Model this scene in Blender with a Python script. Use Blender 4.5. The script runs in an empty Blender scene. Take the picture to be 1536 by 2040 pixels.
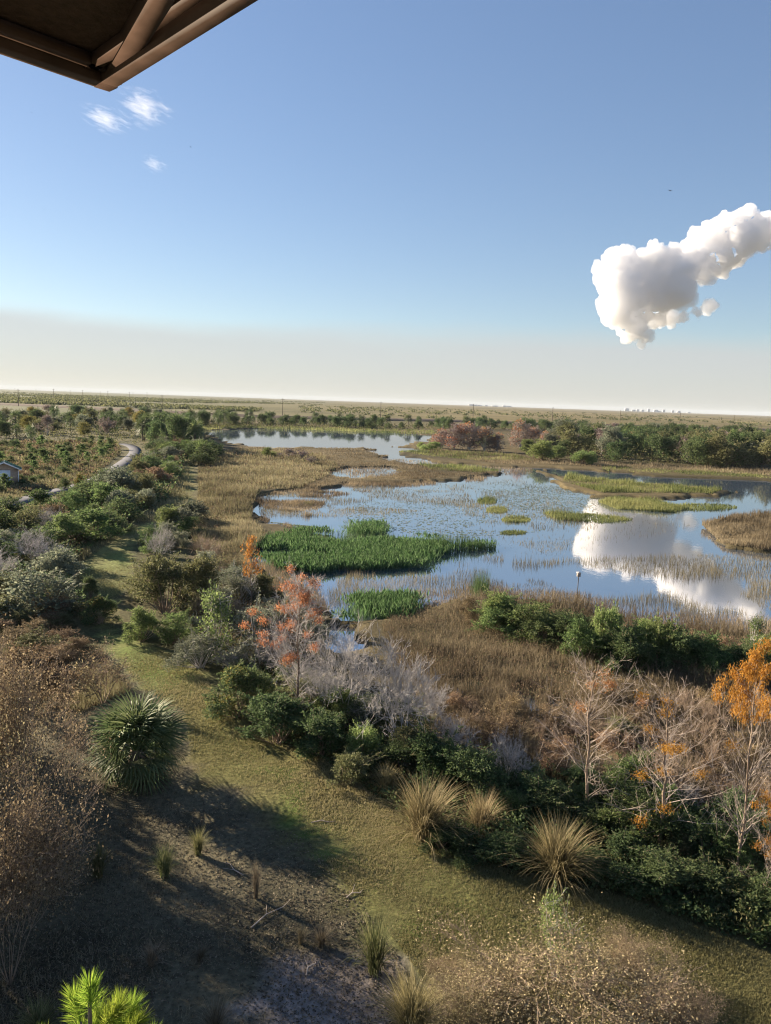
import bpy, math, random
import numpy as np
from mathutils import Matrix, Vector
RNG = np.random.default_rng(7)
sc = bpy.context.scene
COL = sc.collection
rad = math.radians
# ------------------------------------------------------------------ camera
CAM_H, PITCH, ROLL, FPX, CX, CY = 12.0, rad(8.1), rad(2.0), 1541.0, 768.0, 1020.0
cam_d = bpy.data.cameras.new('camera'); cam = bpy.data.objects.new('camera', cam_d); COL.objects.link(cam)
cam_d.sensor_fit = 'VERTICAL'; cam_d.sensor_height = 36.0; cam_d.lens = FPX / 2040 * 36.0
cam_d.clip_start = 0.05; cam_d.clip_end = 60000
cam.matrix_world = Matrix.Translation((0, 0, CAM_H)) @ Matrix.Rotation(math.pi/2 - PITCH, 4, 'X') @ Matrix.Rotation(ROLL, 4, 'Z')
sc.camera = cam
# ------------------------------------------------------------------ sky, sun, exposure
SUN_EL, SUN_AZ = rad(17.5), rad(-57)           # azimuth from +Y towards +X
world = bpy.data.worlds.new('World'); sc.world = world; world.use_nodes = True
wn = world.node_tree; wn.nodes.clear()
def wnode(t, **k):
    n = wn.nodes.new(t)
    for a, b in k.items(): setattr(n, a, b)
    return n
sky = wnode('ShaderNodeTexSky', sky_type='NISHITA', sun_disc=False, sun_elevation=SUN_EL, sun_rotation=SUN_AZ,
            altitude=0, air_density=1.0, dust_density=0.15, ozone_density=3.0)
bg = wnode('ShaderNodeBackground'); bg.inputs[1].default_value = 0.05
wo = wnode('ShaderNodeOutputWorld')
# a level bank of cream haze stands about five degrees high all round the horizon
tc = wnode('ShaderNodeTexCoord'); sx = wnode('ShaderNodeSeparateXYZ'); wn.links.new(tc.outputs['Generated'], sx.inputs[0])
mp = wnode('ShaderNodeMapping'); mp.inputs['Scale'].default_value = (2.2, 2.2, 14); wn.links.new(tc.outputs['Generated'], mp.inputs[0])
nz = wnode('ShaderNodeTexNoise'); nz.inputs['Scale'].default_value = 1.6; nz.inputs['Detail'].default_value = 5; wn.links.new(mp.outputs[0], nz.inputs[0])
ma = wnode('ShaderNodeMath', operation='MULTIPLY_ADD'); ma.inputs[1].default_value = 0.05; ma.inputs[2].default_value = -0.025
wn.links.new(nz.outputs[0], ma.inputs[0])
ad = wnode('ShaderNodeMath', operation='ADD'); wn.links.new(sx.outputs[2], ad.inputs[0]); wn.links.new(ma.outputs[0], ad.inputs[1])
mr = wnode('ShaderNodeMapRange', interpolation_type='SMOOTHSTEP')
for i, v in ((1, 0.105), (2, 0.066), (3, 0.0), (4, 0.72)): mr.inputs[i].default_value = v
wn.links.new(ad.outputs[0], mr.inputs[0])
hs = wnode('ShaderNodeHueSaturation'); hs.inputs['Saturation'].default_value = 1.14; hs.inputs['Value'].default_value = 1.27; hs.inputs['Hue'].default_value = 0.512
gm_ = wnode('ShaderNodeGamma'); gm_.inputs[1].default_value = 0.7
wn.links.new(sky.outputs[0], gm_.inputs[0]); wn.links.new(gm_.outputs[0], hs.inputs['Color'])
mx = wnode('ShaderNodeMix', data_type='RGBA'); mx.inputs[7].default_value = (3.4, 3.38, 3.38, 1)
wn.links.new(mr.outputs[0], mx.inputs[0]); wn.links.new(hs.outputs[0], mx.inputs[6])
wn.links.new(mx.outputs[2], bg.inputs[0]); wn.links.new(bg.outputs[0], wo.inputs[0])
sun_d = bpy.data.lights.new('sun', 'SUN'); sun_d.energy = 5.0; sun_d.angle = rad(0.6); sun_d.color = (1.0, 0.83, 0.62)
sun = bpy.data.objects.new('sun', sun_d); COL.objects.link(sun)
SUN_DIR = Vector((math.sin(SUN_AZ)*math.cos(SUN_EL), math.cos(SUN_AZ)*math.cos(SUN_EL), math.sin(SUN_EL)))
sun.rotation_euler = SUN_DIR.to_track_quat('Z', 'Y').to_euler(); sun.location = (-40, 20, 40)
sc.view_settings.view_transform = 'Standard'; sc.view_settings.look = 'None'; sc.view_settings.gamma = 1.0
sc.view_settings.exposure = 1.92
try:
    sc.cycles.use_denoising = True; sc.cycles.filter_width = 1.1; sc.cycles.denoiser = 'OPENIMAGEDENOISE'
except Exception: pass
sc.cycles.max_bounces = 16; sc.cycles.diffuse_bounces = 2; sc.cycles.glossy_bounces = 2; sc.cycles.transmission_bounces = 3
sc.cycles.volume_bounces = 14; sc.cycles.transparent_max_bounces = 8
# ------------------------------------------------------------------ placing: photo survey point -> place on the ground
cP, sP, cR, sR = math.cos(PITCH), math.sin(PITCH), math.cos(ROLL), math.sin(ROLL)
def ray(px, py):
    px = np.asarray(px, float); py = np.asarray(py, float)
    x = (px - CX)/FPX; y = -(py - CY)/FPX
    xr = x*cR - y*sR; yr = x*sR + y*cR
    return np.stack([xr, cP + yr*sP, -sP + yr*cP], -1)
def G(px, py, z=0.0):
    d = ray(px, py); t = (z - CAM_H)/d[..., 2]
    p = d*t[..., None]; p[..., 2] += CAM_H
    return p
def height_at(px, pyb, pyt):
    b = G(px, pyb); d = ray(px, pyt)
    t = math.hypot(b[0], b[1])/math.hypot(d[0], d[1])
    return CAM_H + d[2]*t
def inpoly(X, Y, poly):
    poly = np.asarray(poly, float); r = np.zeros(X.shape, bool); j = len(poly)-1
    for i in range(len(poly)):
        xi, yi = poly[i]; xj, yj = poly[j]
        c = ((yi > Y) != (yj > Y))
        r ^= c & (X < (xj-xi)*(Y-yi)/((yj-yi) if yj != yi else 1e-9)+xi)
        j = i
    return r
def vnoise(X, Y, seed=0):
    xi = np.floor(X).astype(np.int64); yi = np.floor(Y).astype(np.int64); fx = X-xi; fy = Y-yi
    fx = fx*fx*(3-2*fx); fy = fy*fy*(3-2*fy)
    def h(a, b):
        n = (a*374761393 + b*668265263 + seed*974711) & 0x7fffffff
        n = ((n ^ (n >> 13))*1274126177) & 0x7fffffff
        return ((n ^ (n >> 16)) & 0xffff)/65535.0
    return (h(xi, yi)*(1-fx)+h(xi+1, yi)*fx)*(1-fy)+(h(xi, yi+1)*(1-fx)+h(xi+1, yi+1)*fx)*fy
def fbm(X, Y, s, seed=0, o=4):
    v = 0; a = 0.5; t = 0
    for i in range(o):
        v = v + a*vnoise(X*s, Y*s, seed+i); t += a; a *= .5; s *= 2.03
    return v/t
# ------------------------------------------------------------------ meshes
class MB:
    def __init__(self): self.V = []; self.F = []; self.A = []; self.n = 0
    def add(self, V, F, a=None):
        V = np.asarray(V, np.float32).reshape(-1, 3); F = np.asarray(F, np.int64)
        self.V.append(V); self.F.append(F+self.n); self.n += len(V)
        if a is None: a = np.full(len(V), 0.5)
        self.A.append(np.asarray(a, np.float32))
    def mesh(self, name, mat, smooth=False):
        me = bpy.data.meshes.new(name)
        V = np.concatenate(self.V); A = np.concatenate(self.A)
        idx = np.concatenate([f.ravel() for f in self.F]).astype(np.int32)
        tot = np.concatenate([np.full(len(f), f.shape[1]) for f in self.F]).astype(np.int32)
        st = np.concatenate([[0], np.cumsum(tot)[:-1]]).astype(np.int32)
        me.vertices.add(len(V)); me.vertices.foreach_set('co', V.ravel())
        me.loops.add(len(idx)); me.loops.foreach_set('vertex_index', idx)
        me.polygons.add(len(tot)); me.polygons.foreach_set('loop_start', st); me.polygons.foreach_set('loop_total', tot)
        if smooth: me.polygons.foreach_set('use_smooth', np.ones(len(tot), bool))
        me.update(calc_edges=True)
        at = me.attributes.new('var', 'FLOAT', 'POINT'); at.data.foreach_set('value', A)
        me.materials.append(mat)
        return me
    def box(self, x0, x1, y0, y1, z0, z1, a=0.5):
        V = [(x, y, z) for z in (z0, z1) for y in (y0, y1) for x in (x0, x1)]
        self.add(V, [(0,2,3,1),(4,5,7,6),(0,1,5,4),(2,6,7,3),(0,4,6,2),(1,3,7,5)], np.full(8, a)); return self
    def beam(self, p, q, w, h, up=(0,0,1)):
        p = np.array(p, float); q = np.array(q, float); d = q-p; d /= np.linalg.norm(d)
        s = np.cross(d, up); s /= np.linalg.norm(s); u = np.cross(s, d)
        V = [e + a*s*w/2 + b*u*h/2 for e in (p, q) for a, b in ((-1,-1),(1,-1),(1,1),(-1,1))]
        self.add(V, [(3,2,1,0),(4,5,6,7),(0,1,5,4),(1,2,6,5),(2,3,7,6),(3,0,4,7)]); return self
    def tubes(self, P0, P1, R0, R1, k=4, a=None):
        P0 = np.asarray(P0, float).reshape(-1,3); P1 = np.asarray(P1, float).reshape(-1,3)
        R0 = np.asarray(R0, float); R1 = np.asarray(R1, float); n = len(P0)
        d = P1-P0; d /= np.linalg.norm(d, axis=1)[:, None]+1e-9
        ref = np.where(np.abs(d[:, 2:3]) > .9, [[1.,0,0]], [[0,0,1.]])
        s = np.cross(d, ref); s /= np.linalg.norm(s, axis=1)[:, None]; u = np.cross(d, s)
        an = np.arange(k)/k*2*np.pi
        ring = s[:, None]*np.cos(an)[None, :, None] + u[:, None]*np.sin(an)[None, :, None]
        V = np.stack([P0[:, None]+ring*R0[:, None, None], P1[:, None]+ring*R1[:, None, None]], 1)
        i = np.arange(k); f = np.stack([i, (i+1)%k, k+(i+1)%k, k+i], 1)
        Fc = (f[None]+(np.arange(n)*2*k)[:, None, None]).reshape(-1, 4)
        self.add(V, Fc, None if a is None else np.repeat(a, 2*k)); return self
    def leaves(self, P, D, L, W, rng, nrm=None):
        """folded diamond leaves at P along D"""
        n = len(P); D = D/(np.linalg.norm(D, axis=1)[:, None]+1e-9)
        r = rng.normal(size=(n, 3)) if nrm is None else nrm + .6*rng.normal(size=(n, 3))
        s = np.cross(D, r); s /= np.linalg.norm(s, axis=1)[:, None]+1e-9; u = np.cross(s, D)
        L = np.broadcast_to(L, n)[:, None]; W = np.broadcast_to(W, n)[:, None]
        m = P+D*L*.5
        V = np.stack([P, m+s*W/2+u*W*.18, P+D*L, m-s*W/2+u*W*.18], 1)
        i = np.arange(n)[:, None]*4
        Fc = np.concatenate([i+np.array([[0,1,2]]), i+np.array([[0,2,3]])])
        self.add(V, Fc, np.repeat(rng.random(n), 4)); return self
    def thin_blades(self, P, H, W, lean, rng, var):
        n = len(P); an = rng.random(n)*2*np.pi; a2 = rng.random(n)*np.pi; sd = np.stack([np.cos(a2), np.sin(a2), 0*a2], 1)*(np.broadcast_to(W, n)/2)[:, None]
        le = lean*rng.random(n)*H*.85; tip = P+np.stack([np.cos(an)*le, np.sin(an)*le, H*(1-.25*np.minimum(le/H, 1.5))], 1)
        self.add(np.stack([P-sd, P+sd, tip], 1), np.arange(n)[:, None]*3+np.array([[0,1,2]]), np.repeat(var, 3)); return self
    def blades(self, P, H, W, lean, rng, var=None):
        """upright two-segment grass blades, each bent its own way"""
        n = len(P); an = rng.random(n)*2*np.pi; ld = np.stack([np.cos(an), np.sin(an), 0*an], 1)
        a2 = rng.random(n)*np.pi; sd = np.stack([np.cos(a2), np.sin(a2), 0*a2], 1)
        H = np.broadcast_to(H, n)[:, None]; W = np.broadcast_to(W, n)[:, None]; le = (np.broadcast_to(lean, n)*rng.random(n))[:, None]
        up = np.array([[0,0,1.]])
        mid = P+up*H*.55+ld*le*H*.3; tip = P+up*H*(1-.3*le)+ld*le*H
        V = np.stack([P-sd*W/2, P+sd*W/2, mid+sd*W*.4, mid-sd*W*.4, tip], 1)
        i = np.arange(n)[:, None]*5
        self.add(V, i+np.array([[0,1,2,3]]), np.repeat(rng.random(n) if var is None else var, 5))
        self.F.append((i+np.array([[3,2,4]]))+self.n-5*n); return self
def obj(name, me, parent=None, loc=None, rot=None, scale=None):
    o = bpy.data.objects.new(name, me); COL.objects.link(o)
    if parent is not None: o.parent = parent
    if loc is not None: o.location = loc
    if rot is not None: o.rotation_euler = rot
    if scale is not None: o.scale = scale
    return o
def tag(o, label, cat, group=None):
    o['label'] = label; o['category'] = cat
    if group: o['group'] = group
    return o
def thing(name, label, cat, loc, group=None, rz=0, scale=(1,1,1)):
    return tag(obj(name, None, None, loc, (0,0,rz), scale), label, cat, group)
def kind(o, k, label=None):
    o['kind'] = k
    if label: o['label'] = label
    return o
# ------------------------------------------------------------------ materials
def mat_new(name):
    m = bpy.data.materials.new(name); m.use_nodes = True; nt = m.node_tree; nt.nodes.clear()
    return m, nt, nt.nodes.new('ShaderNodeOutputMaterial')
def leaf_mat(name, stops, trans=0.42, rough=0.7, spread=0.28, spec=0.12, sat=.86):
    """stops: colours along the per-leaf value; each plant is also a little lighter or darker"""
    m, nt, out = mat_new(name); N = nt.nodes.new; L = nt.links.new
    at = N('ShaderNodeAttribute'); at.attribute_name = 'var'
    rp = N('ShaderNodeValToRGB'); el = rp.color_ramp.elements
    while len(el) < len(stops): el.new(0.5)
    for i, c in enumerate(stops): el[i].position = i/(len(stops)-1); el[i].color = (*c, 1)
    L(at.outputs['Fac'], rp.inputs[0])
    oi = N('ShaderNodeObjectInfo'); mr = N('ShaderNodeMapRange'); mr.inputs[3].default_value = 1-spread; mr.inputs[4].default_value = 1+spread
    L(oi.outputs['Random'], mr.inputs[0])
    hs = N('ShaderNodeHueSaturation'); hs.inputs['Saturation'].default_value = sat; L(rp.outputs[0], hs.inputs['Color']); L(mr.outputs[0], hs.inputs['Value'])
    m2 = N('ShaderNodeMapRange'); m2.inputs[3].default_value = .485; m2.inputs[4].default_value = .515
    mt = N('ShaderNodeMath'); mt.operation = 'FRACT'; mm = N('ShaderNodeMath'); mm.operation = 'MULTIPLY'; mm.inputs[1].default_value = 7.31
    L(oi.outputs['Random'], mm.inputs[0]); L(mm.outputs[0], mt.inputs[0]); L(mt.outputs[0], m2.inputs[0]); L(m2.outputs[0], hs.inputs['Hue'])
    p = N('ShaderNodeBsdfPrincipled'); p.inputs['Roughness'].default_value = rough; p.inputs['Specular IOR Level'].default_value = spec
    t = N('ShaderNodeBsdfTranslucent'); ms = N('ShaderNodeMixShader'); ms.inputs[0].default_value = trans
    L(hs.outputs[0], p.inputs['Base Color']); L(hs.outputs[0], t.inputs[0]); L(p.outputs[0], ms.inputs[1]); L(t.outputs[0], ms.inputs[2]); L(ms.outputs[0], out.inputs[0])
    return m
def plain(name, col, rough=0.7, noise=0.3, scale=8.0, stretch=(1,1,1), metallic=0, bump=0.2, spec=0.3):
    m, nt, out = mat_new(name); N = nt.nodes.new; L = nt.links.new
    tc = N('ShaderNodeTexCoord'); mp = N('ShaderNodeMapping'); mp.inputs['Scale'].default_value = stretch
    nz = N('ShaderNodeTexNoise'); nz.inputs['Scale'].default_value = scale; nz.inputs['Detail'].default_value = 6
    L(tc.outputs['Object'], mp.inputs[0]); L(mp.outputs[0], nz.inputs[0])
    mr = N('ShaderNodeMapRange'); mr.inputs[1].default_value = .3; mr.inputs[2].default_value = .7; mr.inputs[3].default_value = 1-noise; mr.inputs[4].default_value = 1+noise
    L(nz.outputs[0], mr.inputs[0])
    hs = N('ShaderNodeHueSaturation'); hs.inputs['Color'].default_value = (*col, 1); L(mr.outputs[0], hs.inputs['Value'])
    p = N('ShaderNodeBsdfPrincipled'); p.inputs['Roughness'].default_value = rough; p.inputs['Metallic'].default_value = metallic; p.inputs['Specular IOR Level'].default_value = spec
    b = N('ShaderNodeBump'); b.inputs['Strength'].default_value = bump; b.inputs['Distance'].default_value = .02; L(nz.outputs[0], b.inputs['Height'])
    L(hs.outputs[0], p.inputs['Base Color']); L(b.outputs[0], p.inputs['Normal']); L(p.outputs[0], out.inputs[0])
    return m
M = {}
M['bark'] = plain('bark', (.16,.125,.095), .9, .4, 14, (1,1,.25))
M['grey_twig'] = plain('grey_twig', (.42,.395,.375), .8, .3, 9)
M['pale_twig'] = plain('pale_twig', (.38,.32,.27), .8, .3, 9)
M['brown_twig'] = plain('brown_twig', (.24,.18,.13), .85, .3, 9)
M['green']   = leaf_mat('green_leaf',  [(0.052,0.0891,0.0267),(0.111,0.178,0.0446),(0.194,0.267,0.0743)])
M['dark']    = leaf_mat('dark_leaf',   [(0.036,0.0648,0.0252),(0.081,0.126,0.0432),(0.144,0.198,0.063)])
M['olive']   = leaf_mat('olive_leaf',  [(0.0715,0.0829,0.0315),(0.143,0.157,0.0572),(0.243,0.237,0.1)])
M['lime']    = leaf_mat('lime_leaf',   [(0.0862,0.138,0.0345),(0.172,0.241,0.0575),(0.276,0.333,0.103)], trans=.45)
M['yellow']  = leaf_mat('yellow_leaf', [(.06,.075,.018),(.16,.15,.03),(.32,.24,.05)], trans=.45)
M['greygreen'] = leaf_mat('greygreen_leaf', [(0.0931,0.116,0.0776),(0.155,0.178,0.116),(0.248,0.265,0.171)])
M['brown']   = leaf_mat('brown_leaf',  [(0.112,0.075,0.0438),(0.213,0.144,0.075),(0.413,0.3,0.15)], trans=.3)
M['gold']    = leaf_mat('gold_leaf',   [(.10,.078,.04),(.22,.17,.085),(.46,.37,.19)], trans=.35)
M['orange']  = leaf_mat('orange_needle', sat=1.0, stops= [(.25,.115,.022),(.42,.21,.04),(.56,.32,.075)], trans=.5, spread=.12)
M['rust']    = leaf_mat('rust_needle', sat=.95, stops= [(.2,.075,.035),(.38,.15,.065),(.5,.23,.11)], trans=.5, spread=.12)
M['mauve']   = leaf_mat('mauve_twig',  [(0.144,0.102,0.084),(0.24,0.18,0.15),(0.36,0.276,0.24)], trans=.25)
M['palm']    = leaf_mat('palm_leaf',   [(0.0396,0.0693,0.0247),(0.0792,0.124,0.0396),(0.149,0.188,0.0693)], trans=.35, rough=.6, spec=.2)
M['straw']   = leaf_mat('straw_blade', [(0.143,0.121,0.044),(0.286,0.231,0.099),(0.462,0.374,0.187)], trans=.4)
M['tuftgreen'] = leaf_mat('green_blade', [(0.084,0.108,0.03),(0.168,0.18,0.06),(0.312,0.288,0.12)], trans=.4)
M['tuftdry'] = leaf_mat('dry_blade',   [(.10,.08,.05),(.18,.145,.09),(.28,.23,.15)], trans=.3)
M['pine']    = leaf_mat('pine_needle', sat=1.0, stops= [(.10,.16,.02),(.2,.28,.035),(.34,.40,.07)], trans=.5)
M['marsh']   = leaf_mat('marsh_blade', [(.085,.062,.036),(.18,.138,.078),(.33,.265,.155)], trans=.35)
M['sedge']   = leaf_mat('sedge_blade', [(0.096,0.084,0.042),(0.168,0.15,0.072),(0.264,0.228,0.12)], trans=.35)
M['reed']    = leaf_mat('reed_blade',  [(0.05,0.07,0.02),(0.12,0.14,0.035),(0.22,0.22,0.07)], trans=.4)
M['pickerel'] = leaf_mat('pickerel_leaf', [(0.0304,0.0668,0.0182),(0.0607,0.121,0.0304),(0.121,0.194,0.0607)], trans=.35)
M['lily']    = leaf_mat('lily_pad',    [(.06,.09,.03),(.13,.16,.05),(.24,.26,.10)], trans=.15, rough=.35)
M['lawn']    = leaf_mat('lawn_blade',  [(0.182,0.172,0.0634),(0.272,0.272,0.0906),(0.381,0.345,0.155)], trans=.35)
M['litter']  = leaf_mat('litter_leaf', [(.06,.048,.036),(.13,.10,.07),(.26,.20,.13)], trans=.1)
# ------------------------------------------------------------------ survey outlines (photo points, set onto the ground)
def W2(poly): return G(np.array(poly)[:, 0], np.array(poly)[:, 1])[:, :2]
WATER = [
 [(385,857),(500,852),(640,853),(760,857),(862,867),(850,879),(775,890),(690,892),(600,890),(540,893),(470,887),(420,868)],
 [(750,886),(800,889),(842,892),(835,898),(795,900),(805,908),(850,913),(895,921),(960,927),(1075,931),(1075,942),(960,937),(890,931),(830,925),(790,917),(750,906)],
 [(610,942),(690,929),(790,929),(805,945),(700,952)], [(455,906),(475,904),(492,908),(470,911)],
 [(505,992),(530,974),(620,976),(700,963),(800,958),(900,952),(985,945),(1060,934),(1090,941),(1110,955),(1130,968),(1200,988),(1330,992),(1440,978),(1536,976),(1760,985),(1760,1290),(1536,1262),(1400,1250),(1230,1235),(1150,1200),(1050,1195),(950,1190),(870,1195),(830,1212),(770,1240),(660,1235),(620,1190),(570,1155),(510,1135),(505,1110),(540,1062),(508,1040),(517,1010)],
 [(1080,932),(1200,938),(1330,949),(1536,955),(1760,965),(1760,985),(1536,978),(1440,975),(1350,966),(1250,961),(1130,950)],
 [(240,812),(330,808),(420,810),(490,811),(470,814),(380,815),(300,814)],
 [(880,1340),(960,1350),(1040,1368),(1150,1372),(1180,1405),(1080,1425),(960,1405),(890,1372)],
 [(1120,1478),(1230,1475),(1290,1520),(1240,1535),(1150,1515)],
 [(640,1235),(700,1240),(720,1290),(660,1300)]]
MARSH_IN = [[(1398,1045),(1470,1028),(1600,1030),(1600,1100),(1520,1095),(1440,1083)],
            [(1130,946),(1260,963),(1440,978),(1420,985),(1200,984),(1120,962)],
            [(500,1040),(560,1045),(600,1062),(540,1075),(500,1070)]]
TRAIL = [(378,915),(392,960),(375,1010),(330,1050),(262,1085),(262,1150),(235,1190),(222,1240),(240,1268),(330,1300),(410,1345),(440,1420),(520,1470),(640,1510),(720,1565),(790,1625),(860,1685),(1000,1730),(1250,1790),(1400,1850),(1560,1905),(1700,1960),(1700,2200),(950,2200),(900,2040),(800,1890),(720,1800),(620,1680),(480,1580),(385,1540),(370,1420),(280,1370),(225,1300),(190,1240),(150,1165),(160,1125),(210,1085),(270,1050),(330,1005),(362,950),(368,915)]
DIRT = [(370,1420),(385,1540),(480,1580),(620,1680),(720,1800),(800,1890),(900,2040),(930,2300),(-500,2300),(-400,1300),(200,1290),(280,1370)]
SAND = [(600,1900),(700,1890),(800,1900),(900,1950),(880,2040),(560,2100),(480,2010)]
PATH = [(-60,1016),(0,1012),(60,992),(130,975),(185,962),(228,936),(262,912),(272,898),(262,888),(236,883)]
# ------------------------------------------------------------------ ground
def spaced(a, b, f):
    r = [a]
    while r[-1] < b: r.append(r[-1]+f(r[-1]))
    return r
xp = spaced(0, 14000, lambda x: .6 if x < 50 else .6*(x/50)**1.35)
XS = np.array([-v for v in xp[:0:-1]]+xp)
YS = np.array(spaced(-40, 14000, lambda y: 2.0 if y < 12 else .45 if y < 55 else .45*(y/55)**1.7 if y < 600 else .075*y))
XX, YY = np.meshgrid(XS, YS)
jx = (fbm(XX, YY, .35, 3)-.5); jy = (fbm(XX, YY, .35, 9)-.5)
sc_j = 1.6+np.clip(np.hypot(XX, YY)/40, 0, 6)
jx2 = fbm(XX, YY, .09, 41)-.5; jy2 = fbm(XX, YY, .09, 43)-.5; b2 = np.clip((dist0 := np.hypot(XX, YY))/30-1.2, 0, 5)*1.8
JX = XX+jx*sc_j+jx2*b2; JY = YY+jy*sc_j+jy2*b2
water = np.zeros(XX.shape, bool)
for w in WATER: water |= inpoly(JX, JY, W2(w))
for w in MARSH_IN: water &= ~inpoly(JX, JY, W2(w))
ZZ = .10*(fbm(XX, YY, .3, 21)-.5)*np.clip(1-np.hypot(XX, YY)/200, .0, 1)
ZZ = np.where(water, -.75, ZZ)
WZ = -.28
dist = np.hypot(XX, YY)
C = np.zeros(XX.shape+(3,))
def fill(mask, c0, c1, s=.5, seed=0):
    t = fbm(XX, YY, s, seed)[..., None]; t = np.clip((t-.3)/.4, 0, 1)
    c = np.array(c0)*(1-t)+np.array(c1)*t
    C[mask] = c[mask]
allm = np.ones(XX.shape, bool)
fill(allm, (.06,.052,.028), (.115,.092,.048), .05, 1)             # marsh and prairie
nearland = inpoly(JX, JY, W2([(-900,2300),(-900,900),(0,845),(380,850),(420,890),(395,1000),(385,1090),(500,1190),(640,1300),(840,1500),(1000,1600),(1536,1700),(2300,1900),(2300,2300)]))
fill(nearland, (.055,.06,.026), (.12,.105,.05), .25, 2)
far = dist > 420
fill(far, (.105,.092,.045), (.17,.14,.066), .006, 5)
lf = np.clip((-XX/np.maximum(YY, 1)+.1)*1.6, 0, .8)*far
C[:] = C*(1-lf[..., None]) + lf[..., None]*np.array((.085,.10,.05))
fill(inpoly(JX, JY, W2(DIRT)), (.075,.07,.045), (.14,.125,.08), .5, 6)
fill(inpoly(JX, JY, W2(SAND)), (.16,.14,.125), (.25,.22,.2), .8, 7)
tj = inpoly(XX+jx*.9, YY+jy*.9, W2(TRAIL)) & inpoly(XX, YY, W2(TRAIL))
fill(tj, (.15,.135,.058), (.15,.18,.056), .22, 8)
fill(inpoly(XX+jx*2, YY+jy*2, W2([(560,1540),(640,1640),(720,1700),(700,1720),(600,1640),(500,1540)])) & tj, (.10,.14,.034), (.12,.16,.04), .5, 11)
fill(inpoly(XX+jx*2, YY+jy*2, W2([(850,1780),(950,1800),(960,1880),(840,1870)])) & tj, (.10,.16,.03), (.12,.17,.04), .5, 12)
fill(inpoly(XX+jx*2, YY+jy*2, W2([(230,1275),(320,1310),(330,1360),(270,1350)])) & tj, (.12,.17,.04), (.14,.17,.05), .5, 13)
fill(water, (.03,.028,.02), (.05,.045,.03), .3, 10)
gm, nt, out = mat_new('ground'); N = nt.nodes.new; L = nt.links.new
at = N('ShaderNodeAttribute'); at.attribute_name = 'zone'
tcg = N('ShaderNodeTexCoord')
def gnoise(scale, st, d=5):
    mpn = N('ShaderNodeMapping'); mpn.inputs['Scale'].default_value = st; L(tcg.outputs['Object'], mpn.inputs[0])
    n = N('ShaderNodeTexNoise'); n.inputs['Scale'].default_value = scale; n.inputs['Detail'].default_value = d; n.inputs['Roughness'].default_value = .65; L(mpn.outputs[0], n.inputs[0]); return n
def rng_map(n, a, b, lo=.3, hi=.7):
    r = N('ShaderNodeMapRange'); r.inputs[1].default_value = lo; r.inputs[2].default_value = hi; r.inputs[3].default_value = a; r.inputs[4].default_value = b; L(n.outputs[0], r.inputs[0]); return r
n1 = gnoise(6, (1,1,1), 8); n2 = gnoise(.7, (1,1,1), 5); n3 = gnoise(.012, (.35,1,1), 8)
a1 = rng_map(n1, .55, 1.5); a2 = rng_map(n2, .75, 1.25); a3 = rng_map(n3, .72, 1.3)
mu = N('ShaderNodeMath'); mu.operation = 'MULTIPLY'; L(a1.outputs[0], mu.inputs[0]); L(a2.outputs[0], mu.inputs[1])
mv = N('ShaderNodeMath'); mv.operation = 'MULTIPLY'; L(mu.outputs[0], mv.inputs[0]); L(a3.outputs[0], mv.inputs[1])
hs = N('ShaderNodeHueSaturation'); L(at.outputs['Color'], hs.inputs['Color']); L(mv.outputs[0], hs.inputs['Value'])
p = N('ShaderNodeBsdfPrincipled'); p.inputs['Roughness'].default_value = .95; p.inputs['Specular IOR Level'].default_value = .1
b = N('ShaderNodeBump'); b.inputs['Strength'].default_value = .8; b.inputs['Distance'].default_value = .08; L(n1.outputs[0], b.inputs['Height'])
L(hs.outputs[0], p.inputs['Base Color']); L(b.outputs[0], p.inputs['Normal']); L(p.outputs[0], out.inputs[0])
ny, nx = XX.shape
i = np.arange(ny*nx).reshape(ny, nx)
gb = MB(); gb.add(np.stack([XX, YY, ZZ], -1), np.stack([i[:-1,:-1], i[:-1,1:], i[1:,1:], i[1:,:-1]], -1).reshape(-1, 4))
gme = gb.mesh('ground', gm, True)
ca = gme.attributes.new('zone', 'FLOAT_COLOR', 'POINT')
ca.data.foreach_set('color', np.concatenate([C.reshape(-1, 3), np.ones((ny*nx, 1))], 1).astype(np.float32).ravel())
kind(obj('ground', gme), 'structure')
# water: one still sheet over the dips of the ground
wm, nt, out = mat_new('water'); N = nt.nodes.new; L = nt.links.new
tcg = N('ShaderNodeTexCoord')
wz = gnoise(1.3, (1,.6,1), 4); wb = N('ShaderNodeBump'); wb.inputs['Strength'].default_value = .05; wb.inputs['Distance'].default_value = .05; L(wz.outputs[0], wb.inputs['Height'])
p = N('ShaderNodeBsdfPrincipled'); p.inputs['Base Color'].default_value = (.05,.07,.1,1); p.inputs['Roughness'].default_value = .03; p.inputs['IOR'].default_value = 7.5; L(wb.outputs[0], p.inputs['Normal']); L(p.outputs[0], out.inputs[0])
wbm = MB(); wbm.add([(-900,25,WZ),(900,25,WZ),(900,1300,WZ),(-900,1300,WZ)], [(0,1,2,3)])
kind(obj('water', wbm.mesh('water', wm)), 'structure')
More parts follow.
